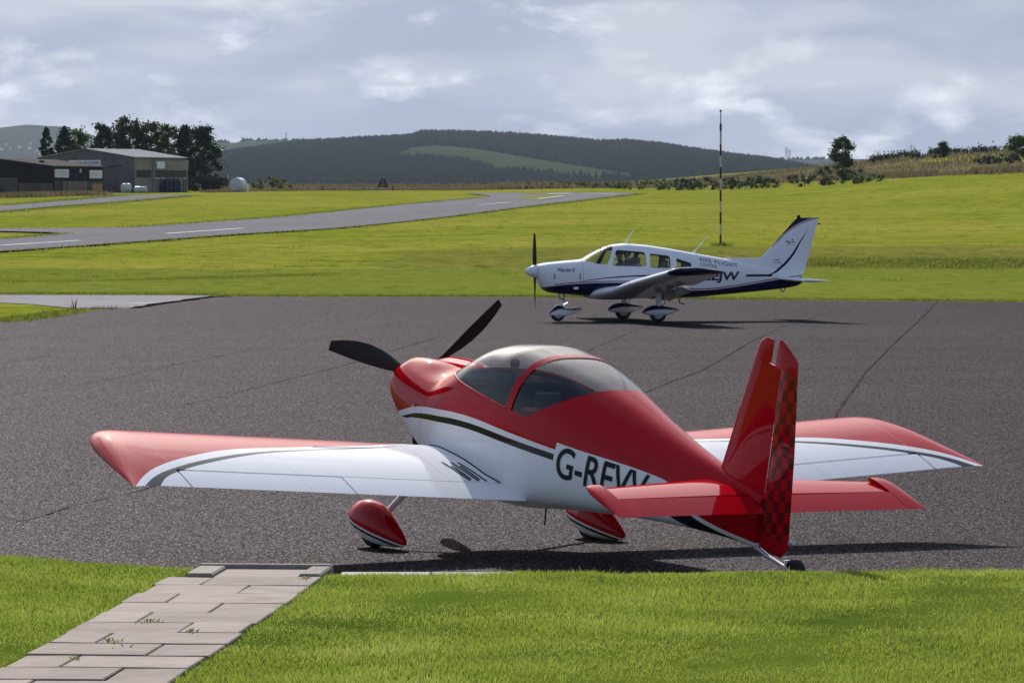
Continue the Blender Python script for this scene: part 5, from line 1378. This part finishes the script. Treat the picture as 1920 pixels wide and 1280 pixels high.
cur = t.curve(u_, [(0.4, 5.0), (1.03, 5.30), (1.085, 5.97), (1.19, 6.19), (1.5, 6.52), (1.84, 6.74), (2.16, 6.94), (2.6, 7.15)], UR, (5.0, 7.4))
cw = t.curve(u_, [(0.4, .0), (1.02, .05), (1.10, .05), (1.5, .036), (1.84, .02), (2.14, .004), (2.2, 0), (2.6, 0)], UR, (0, 0.2))
is_c = t.math('LESS_THAN', t.math('ABSOLUTE', t.math('SUBTRACT', a_, cur)), cw)
tipc = t.curve(a_, [(5.0, 1.2), (6.2, 1.90), (6.31, 2.01), (6.5, 2.16), (6.7, 2.28), (7.06, 2.415), (7.4, 2.5)], (5.0, 7.4), UR)
is_tip = t.math('GREATER_THAN', u_, tipc)
is_line = t.math('MULTIPLY', t.math('LESS_THAN', u_, t.math('SUBTRACT', tipc, 0.016)), t.math('GREATER_THAN', u_, t.math('SUBTRACT', tipc, 0.04)))
M_wfin = paint(t, t.mix(t.math('MAXIMUM', is_c, is_tip), t.mix(is_line, WWH, PINK), NAVY), 0.35, 0.45)
t = NT('livery_touring_wing'); X = t.xyz(); l_ = t.math('ABSOLUTE', X[1])
M_wwing = paint(t, t.mix(t.math('GREATER_THAN', l_, 4.92), WWH, NAVY), 0.35, 0.45)
t = NT('paint_touring_white'); t.xyz(); M_wwhite = paint(t, WWH, 0.35, 0.45)
M_navy = plain('navy_letters', NAVY, 0.4, coat=0.5, var=0.05)
M_wglass = thin_glass('cabin_window', (0.80, 0.84, 0.84), 0.02, 0.05)

bm = hull_bm(WT, sorted(set([.285, .295, .31, .33, .36, .41, .46, .54] + [round(float(v), 3) for v in np.arange(.6, 6.75, .085)] + [6.7, 6.76, 6.81])), 64)
W_SHIELD = [(1.37, 1.425), (1.62, 1.352), (1.80, 1.325), (1.86, 1.34), (2.05, 1.735), (2.06, 1.95), (1.37, 1.95)]
WINS = [rounded([(1.96, 1.30), (2.10, 1.675), (2.79, 1.62), (2.80, 1.28)], .06), rounded([(2.89, 1.25), (2.895, 1.59), (3.40, 1.53), (3.40, 1.24)], .06), rounded([(3.56, 1.475), (3.93, 1.36), (3.94, 1.26), (3.56, 1.24)], .03)]
tests = [cut_poly(bm, p) for p in [W_SHIELD] + WINS]
for yy in (.018, -.018): bisect(bm, (0, yy, 0), (0, 1, 0), lambda c: 1.25 < -c.x < 2.2 and c.z > 1.35 and abs(c.y) < .2)
in_w = lambda c: (tests[0](c) and abs(c.y) > .018) or any(q(c) and abs(c.y) > .15 for q in tests[1:])
WB = bvh_of(faces_to('fuselage', bm, lambda c, f: not in_w(c), M_wfus, wr))
faces_to('cabin_lining', bm, lambda c, f: not in_w(c) and 1.3 < -c.x < 4.2 and c.z > .6, M_interior, wr, -.025)
for sg, nm in ((1, 'windscreen'), (-1, 'windscreen')): faces_to(nm, bm, lambda c, f, sg=sg: tests[0](c) and c.y * sg > .018, M_wglass, wr)
for q in tests[1:]:
    for sg in (1, -1): faces_to('side_window', bm, lambda c, f, q=q, sg=sg: q(c) and c.y * sg > .15, M_wglass, wr, -.004)
bm.free()
MB().box(B(2.7, 0, .70), (2.6, .95, .04)).build('cabin_floor', M_interior, wr)
MB().box(B(1.72, 0, 1.17), (.04, 1.0, .34)).build('instrument_panel', M_panel, wr)
for sx, aa in ((.27, 2.55), (-.27, 2.55), (.27, 3.38), (-.27, 3.38)):
    so = MB(); so.rings([[B(aa + d0 + dx, sx + y, u) for dx, y in ((-.05, -.21), (-.05, .21), (.07, .21), (.07, -.21))] for d0, u in ((-.03, .85), (.04, 1.15), (.10, 1.32 if aa < 3 else 1.27))])
    so = so.build('seat', M_seat_g, wr)
    MB().rbox(B(aa + .12, sx, 1.42 if aa < 3 else 1.34), (.08, .24, .16), .04).build('headrest', M_seat_g, so, True)
    MB().box(B(aa - .25, sx, .86), (.5, .42, .14)).build('seat_cushion', M_seat_g, wr)
# wings
def wwst(ls): return [(l, float(np.interp(l, [.3, .62, 1.15, 2.6, 5.0], [1.46, 1.52, 1.78, 1.80, 2.07])), float(np.interp(l, [.3, .62, 1.15, 2.6, 5.0], [1.93, 1.86, 1.59, 1.56, 1.22])), .66 + .124 * (l - .6), .15) for l in ls]
for sg in (1, -1):
    wing_part('wing', wwst((.3, .62, .9, 1.15, 2.65, 3.8, 5.0)), 0, .78, M_wwing, wr, 16, .025, .03, side=sg)
    wing_part('flap', wwst((.64, 1.15, 2.64)), .79, 1.0, M_wwhite, wr, 6, .025, .03, side=sg, defl=lambda l: (float(np.interp(l, [.6, 1.15, 2.6], [2.98, 3.02, 3.02])), .62 + .124 * (l - .6), rad(22)))
    wing_part('aileron', wwst((2.68, 3.8, 4.98)), .785, 1.0, M_wwing, wr, 6, .025, .03, side=sg)
    wing_part('wing_tip', [(l, le, te - le, .66 + .124 * (l - .6), th) for l, le, te, th in ((5.003, 2.07, 3.292, .15), (5.12, 2.10, 3.292, .15), (5.22, 2.17, 3.29, .14), (5.29, 2.30, 3.28, .12), (5.33, 2.55, 3.24, .07))], 0, 1.0, M_wwing, wr, 16, .025, .03, side=sg)
    for ll in (1.0, 1.9, 2.6): MB().box(B(3.02, sg * ll, .52 + .124 * (ll - .6)), (.16, .03, .12)).build('flap_bracket', M_steel, wr)
# fin, rudder, tailplane
wing_part('fin', [(u, float(np.interp(u, [1.12, 1.42, 1.50, 1.60, 2.40, 2.435], [5.2, 5.55, 5.78, 5.90, 6.64, 6.74])), 0, 0, 0) for u in ()] or [(u, le, 6.90 + (u - 1.2) * .262 - le, 0, th) for u, le, th in ((1.10, 5.60, .06), (1.42, 5.68, .07), (1.50, 5.80, .08), (1.62, 5.92, .09), (2.0, 6.275, .09), (2.36, 6.61, .085), (2.425, 6.70, .05))], 0, .985, M_wfin, wr, 12, 0.0, vertical=True)
wing_part('dorsal_fillet', [(u, le, 5.95 - le, 0, th) for u, le, th in ((1.34, 4.6, .05), (1.45, 4.72, .045), (1.475, 5.0, .03))], 0, 1.0, M_wwhite, wr, 10, 0.0, vertical=True)
wing_part('rudder', [(u, 6.60 + (u - 1.2) * .262 + .01, 6.83 + (u - 1.2) * .315 - (6.60 + (u - 1.2) * .262), 0, .05) for u in (1.17, 1.6, 2.0, 2.43)], .30, 1.0, M_wfin, wr, 6, 0.0, vertical=True)
for sg in (1, -1):
    wing_part('tailplane', [(l, 6.16 + .02 * l, .76 - .02 * l, .985 - .012 * l, th) for l, th in ((.05, .12), (.8, .115), (1.85, .11), (1.95, .08), (1.98, .03))], 0, .97, M_wwhite, wr, 12, 0.0, .02, side=sg)
tl = MB(); tl.tube([B(6.25, 0, .76), B(6.33, 0, .66), B(6.37, 0, .70), B(6.38, 0, .77)], .016, 6); tl.build('tie_down_ring', M_steel, wr)
MB().tube([B(6.72, 0, 2.40), B(6.72, 0, 2.47), B(6.72, 0, 2.49)], [.045, .04, .015], 10).build('beacon', M_panel, wr, True)
MB().box(B(7.23, 0, 2.28), (.06, .02, .03)).build('tail_lamp', M_panel, wr)
for (a0, u0), (a1, u1) in (((2.42, 1.80), (2.67, 2.17)), ((4.10, 1.57), (4.47, 2.0))):
    MB().tube([B(a0, 0, u0), B(a0 + .05, 0, u0 + .07), B(a1, 0, u1)], [.030, .013, .006], 6).build('antenna', M_wwhite, wr, True)
MB().box(B(1.78, .2, 1.70), (.03, .02, .05)).build('temperature_probe', M_panel, wr)
# propeller, cowl details
sp = MB(); sp.rings([[B(a, math.cos(q) * r, 1.17 + math.sin(q) * r) for q in np.linspace(0, 2 * math.pi, 25)[:-1]] for a, r in ((-.01, .006), (.02, .04), (.08, .085), (.16, .128), (.275, .165), (.28, .13))])
sp.build('spinner', M_wwhite, wr, True, 40)
for k in (0, 1):
    blade_mesh(MB(), rad(88 + 180 * k), B(.24, 0, 1.17), .90, [(.12, .08, 60, 0, .03), (.3, .12, 40, 0, .022), (.55, .13, 27, 0, .016), (.8, .115, 21, 0, .012), (.95, .09, 18, 0, .008), (1, .05, 17, 0, .005)], 0).build('propeller_blade', M_propblack, wr, True, 40)
for sg in (1, -1):
    b = MB(); b.rings([[B(.315 + .06 * q2 * (0 if k else 1), sg * (.20 + math.cos(q) * .095 * s_), 1.20 + math.sin(q) * .085 * s_) for q in np.linspace(0, 6.283, 17)[:-1] for q2 in (0,)] for k, s_ in ((0, .2), (1, 1.0))])
    b.build('air_inlet', M_dark, wr)
for aa, uu, hh in ((.60, 1.06, .13), (1.205, 1.055, .14)):
    for sg in (1, -1): MB().box(B(aa, sg * (hull_side(WT, aa, uu) + .004), uu), (.028, .012, hh)).build('cowl_latch', M_steel, wr)
MB().box(B(1.11, hull_side(WT, 1.11, .80) + .003, .78), (.11, .008, .055)).build('cowl_placard', M_white, wr)
MB().tube([B(.78, .18, .66), B(.80, .18, .55), B(.88, .18, .52)], .03, 10).build('exhaust_pipe', M_metal, wr, True)
b = MB(); b.tube([B(3.55, .62, .60), B(3.60, .66, .42), B(3.70, .68, .40)], .014, 6); b.build('boarding_step', M_panel, wr)
# undercarriage
def spat_rows(a0, L, rows, l, place=ident):
    R = [[B(a0 + f * L, l + math.sin(q) * w, uc + (math.cos(q) * hu if math.cos(q) > 0 else math.cos(q) * hd)) for q in np.linspace(0, 2 * math.pi, 25)[:-1]] for f, w, hu, hd, uc in rows]
    return MB().rings(R)
def two_tone(name, pts, ar):
    t = NT(name); X = t.xyz(); a_ = t.math('MULTIPLY', X[0], -1.0)
    c = t.curve(a_, pts, ar, (0, .6))
    d = t.math('SUBTRACT', X[2], c)
    return paint(t, t.mix(t.math('GREATER_THAN', d, 0), t.mix(t.math('MULTIPLY', t.math('LESS_THAN', d, -.012), t.math('GREATER_THAN', d, -.022)), WWH, PINK), NAVY), .35, .7)
M_msp = two_tone('livery_main_spat', [(2.3, .18), (2.43, .215), (2.6, .275), (2.8, .30), (3.0, .298), (3.35, .275), (3.5, .27)], (2.3, 3.5))
M_nsp = two_tone('livery_nose_spat', [(.5, .10), (.58, .16), (.70, .24), (.85, .285), (1.0, .275), (1.12, .255), (1.4, .30)], (.5, 1.4))
for sg in (1, -1):
    spat_rows(2.42, .90, [(0, .01, .01, .01, .225), (.04, .05, .05, .035, .23), (.12, .085, .095, .065, .24), (.28, .115, .14, .105, .25), (.45, .12, .145, .13, .25), (.62, .10, .115, .11, .255), (.8, .06, .075, .07, .265), (.95, .02, .03, .03, .28), (1.0, .012, .012, .012, .283)], sg * 1.53).build('wheel_spat', M_msp, wr, True, 40)
    tyre('tyre', wr, 2.81, sg * 1.53, .20, .20, .13, M_tyre, M_rim, ident)
    MB().tube([B(2.82, sg * 1.53, .30), B(2.83, sg * 1.53, .78)], [.06, .085], 14).build('gear_strut', M_wwhite, wr, True)
    MB().tube([B(2.90, sg * 1.53, .38), B(2.99, sg * 1.53, .45), B(2.92, sg * 1.53, .56)], .010, 6).build('brake_line', M_panel, wr)
spat_rows(.575, .80, [(0, .01, .01, .02, .155), (.04, .045, .055, .03, .16), (.13, .075, .135, .06, .17), (.25, .09, .20, .08, .18), (.36, .09, .195, .085, .18), (.48, .075, .12, .085, .185), (.62, .055, .085, .075, .205), (.8, .035, .07, .06, .235), (1.0, .012, .035, .03, .28)], 0).build('nose_spat', M_nsp, wr, True, 40)
tyre('tyre', wr, .80, 0, .17, .17, .12, M_tyre, M_rim, ident)
MB().tube([B(.90, 0, .33), B(.95, 0, .68)], [.028, .035], 10).build('nose_strut', M_metal, wr, True)
b = MB(); b.tube([B(.92, 0, .52), B(1.05, 0, .44), B(.94, 0, .38)], .014, 6); b.build('torque_link', M_metal, wr)
# lettering
def side_text(s, w, h, a0, u0, rise, mat=M_navy, name='lettering', off=.008, **k):
    a, F = text_fit(s, w, h, **k)
    mesh_obj(name, [B(a0 + p[0], skin_l(WB, a0 + p[0], u0 + p[1] + rise * p[0], 1, off), u0 + p[1] + rise * p[0]) for p in a], F, mat, wr, recalc=False)
M_fife = plain('blue_letters', (0.02, 0.03, 0.16), 0.4, var=.05)
side_text('FIFE FLIGHT', .97, .095, 4.17, 1.398, -.155, M_fife, spacing=1.15)
side_text('CENTRE', .42, .07, 4.17, 1.30, -.155, M_fife, spacing=1.15)
side_text('G-EEJW', 1.34, .27, 3.84, .885, 0.0, bold=.035, shear=.12)
side_text('Warrior II', .40, .10, .68, 1.16, -.01, shear=.35, bold=.008)
def fin_text(s, w, h, a0, u0, off=.045, **k):
    a, F = text_fit(s, w, h, **k)
    mesh_obj('lettering', [B(a0 + p[0], off, u0 + p[1]) for p in a], F, M_navy, wr, recalc=False)
fin_text('Piper', .23, .075, 6.39, 1.80, .0445, bold=.03, shear=.1)
fin_text('AViTOR', .22, .05, 6.07, 1.335, .046)
mesh_obj('emblem', [B(6.52, .0445, 1.875), B(6.555, .0445, 1.92), B(6.59, .0445, 1.875), B(6.555, .0445, 1.885)], [(0, 1, 2, 3)], M_navy, wr, recalc=False)
mesh_obj('emblem', [B(6.03, .047, 1.425), B(6.16, .047, 1.425), B(6.19, .047, 1.45), B(6.20, .047, 1.425), B(6.30, .047, 1.455), B(6.19, .047, 1.412)], [(0, 1, 5), (1, 2, 3, 5), (3, 4, 5)], M_navy, wr, recalc=False)
mesh_obj('fin_rule', [B(6.385, .0445, 1.772), B(6.61, .0445, 1.772), B(6.61, .0445, 1.780), B(6.385, .0445, 1.780)], [(0, 1, 2, 3)], M_steel, wr, recalc=False)

# ------------------------------------------------------------------ the two people in the cabin
M_skin = plain('skin', (0.32, 0.19, 0.14), 0.6, var=0.08); M_jacket = plain('dark_jacket', (0.03, 0.035, 0.05), 0.8, var=0.2)
M_hair = plain('dark_hair', (0.03, 0.022, 0.018), 0.7); M_headset = plain('headset_grey', (0.12, 0.12, 0.13), 0.5)
def seated_person(a, l, label):
    P = [(0, 0, .95, .15), (.0, 0, 1.12, .155), (-.03, 0, 1.30, .165), (-.03, 0, 1.385, .11), (-.02, 0, 1.45, .055), (-.005, 0, 1.53, .075), (.0, 0, 1.60, .088), (-.005, 0, 1.665, .06),
         (-.03, .17, 1.35, .065), (.06, .23, 1.16, .05), (.30, .16, 1.10, .04), (.38, .14, 1.11, .035), (-.03, -.17, 1.35, .065), (.06, -.23, 1.16, .05), (.30, -.16, 1.10, .04), (.38, -.14, 1.11, .035),
         (.02, .10, .93, .10), (.42, .12, .96, .075), (.55, .12, .76, .05), (.02, -.10, .93, .10), (.42, -.12, .96, .075), (.55, -.12, .76, .05)]
    E = [(0, 1), (1, 2), (2, 3), (3, 4), (4, 5), (5, 6), (6, 7), (2, 8), (8, 9), (9, 10), (10, 11), (2, 12), (12, 13), (13, 14), (14, 15), (0, 16), (16, 17), (17, 18), (0, 19), (19, 20), (20, 21)]
    me = bpy.data.meshes.new('person'); me.from_pydata([p[:3] for p in P], E, [])
    o = bpy.data.objects.new('person', me); COL.objects.link(o)
    md = o.modifiers.new('skin', 'SKIN'); o.modifiers.new('sub', 'SUBSURF').levels = 2
    sv = me.skin_vertices[0].data
    for v, p in zip(sv, P): v.radius = (p[3], p[3])
    sv[0].use_root = True
    m2 = bpy.data.meshes.new_from_object(o.evaluated_get(bpy.context.evaluated_depsgraph_get()))
    bpy.data.objects.remove(o)
    m2.materials.clear(); m2.materials.append(M_jacket); m2.materials.append(M_skin)
    for p in m2.polygons:
        p.use_smooth = True; c = p.center
        p.material_index = 1 if c.z > 1.44 or c.x > .36 and c.z > 1.0 else 0
    body = bpy.data.objects.new('person', m2); COL.objects.link(body)
    Mx = Matrix.Translation(wr.location) @ Matrix.Rotation(wr.rotation_euler.z, 4, 'Z')
    q = Mx @ Vector((-a, l, 0))
    body.location = q; body.rotation_euler = (0, 0, wr.rotation_euler.z)
    tag(body, label, 'person')
    h = MB(); h.rings([[(-.012 + math.cos(t) * r, math.sin(t) * r * .95, z) for t in np.linspace(0, 6.283, 17)[:-1]] for z, r in ((1.56, .088), (1.60, .100), (1.65, .096), (1.69, .07), (1.712, .02))]); h.build('hair', M_hair, body, True)
    e = MB()
    for s in (1, -1): e.tube([(0, s * .075, 1.58), (0, s * .118, 1.58)], [.045, .04], 12)
    e.tube([(0, math.cos(t) * .108, 1.60 + math.sin(t) * .125) for t in np.linspace(0, math.pi, 11)], .010, 6); e.tube([(.01, .11, 1.56), (.08, .09, 1.51), (.105, .03, 1.505)], .006, 6)
    e.build('headset', M_headset, body, True)
    MB().tube([(.075, 0, 1.60), (.105, 0, 1.57), (.085, 0, 1.56)], [.008, .014, .01], 8).build('nose', M_skin, body, True)
seated_person(2.40, .27, 'person in dark clothes and headset in the near front seat of the white aircraft')
seated_person(2.36, -.27, 'person in dark clothes and headset in the far front seat of the white aircraft')

# ------------------------------------------------------------------ air
hb = MB(); hb.box((0, 6450, 130), (7000, 13300, 330))
haze = tag(hb.build('haze', None), kind='stuff')
hm = bpy.data.materials.new('haze_air'); hm.use_nodes = True
ht, hl = hm.node_tree.nodes, hm.node_tree.links
ht.clear(); ho = ht.new('ShaderNodeOutputMaterial'); hv = ht.new('ShaderNodeVolumePrincipled')
hv.inputs['Color'].default_value = (0.70, 0.82, 1.0, 1); hv.inputs['Density'].default_value = 2.4e-5; hv.inputs['Anisotropy'].default_value = 0.0
hl.new(hv.outputs[0], ho.inputs['Volume'])
haze.data.materials.append(hm)
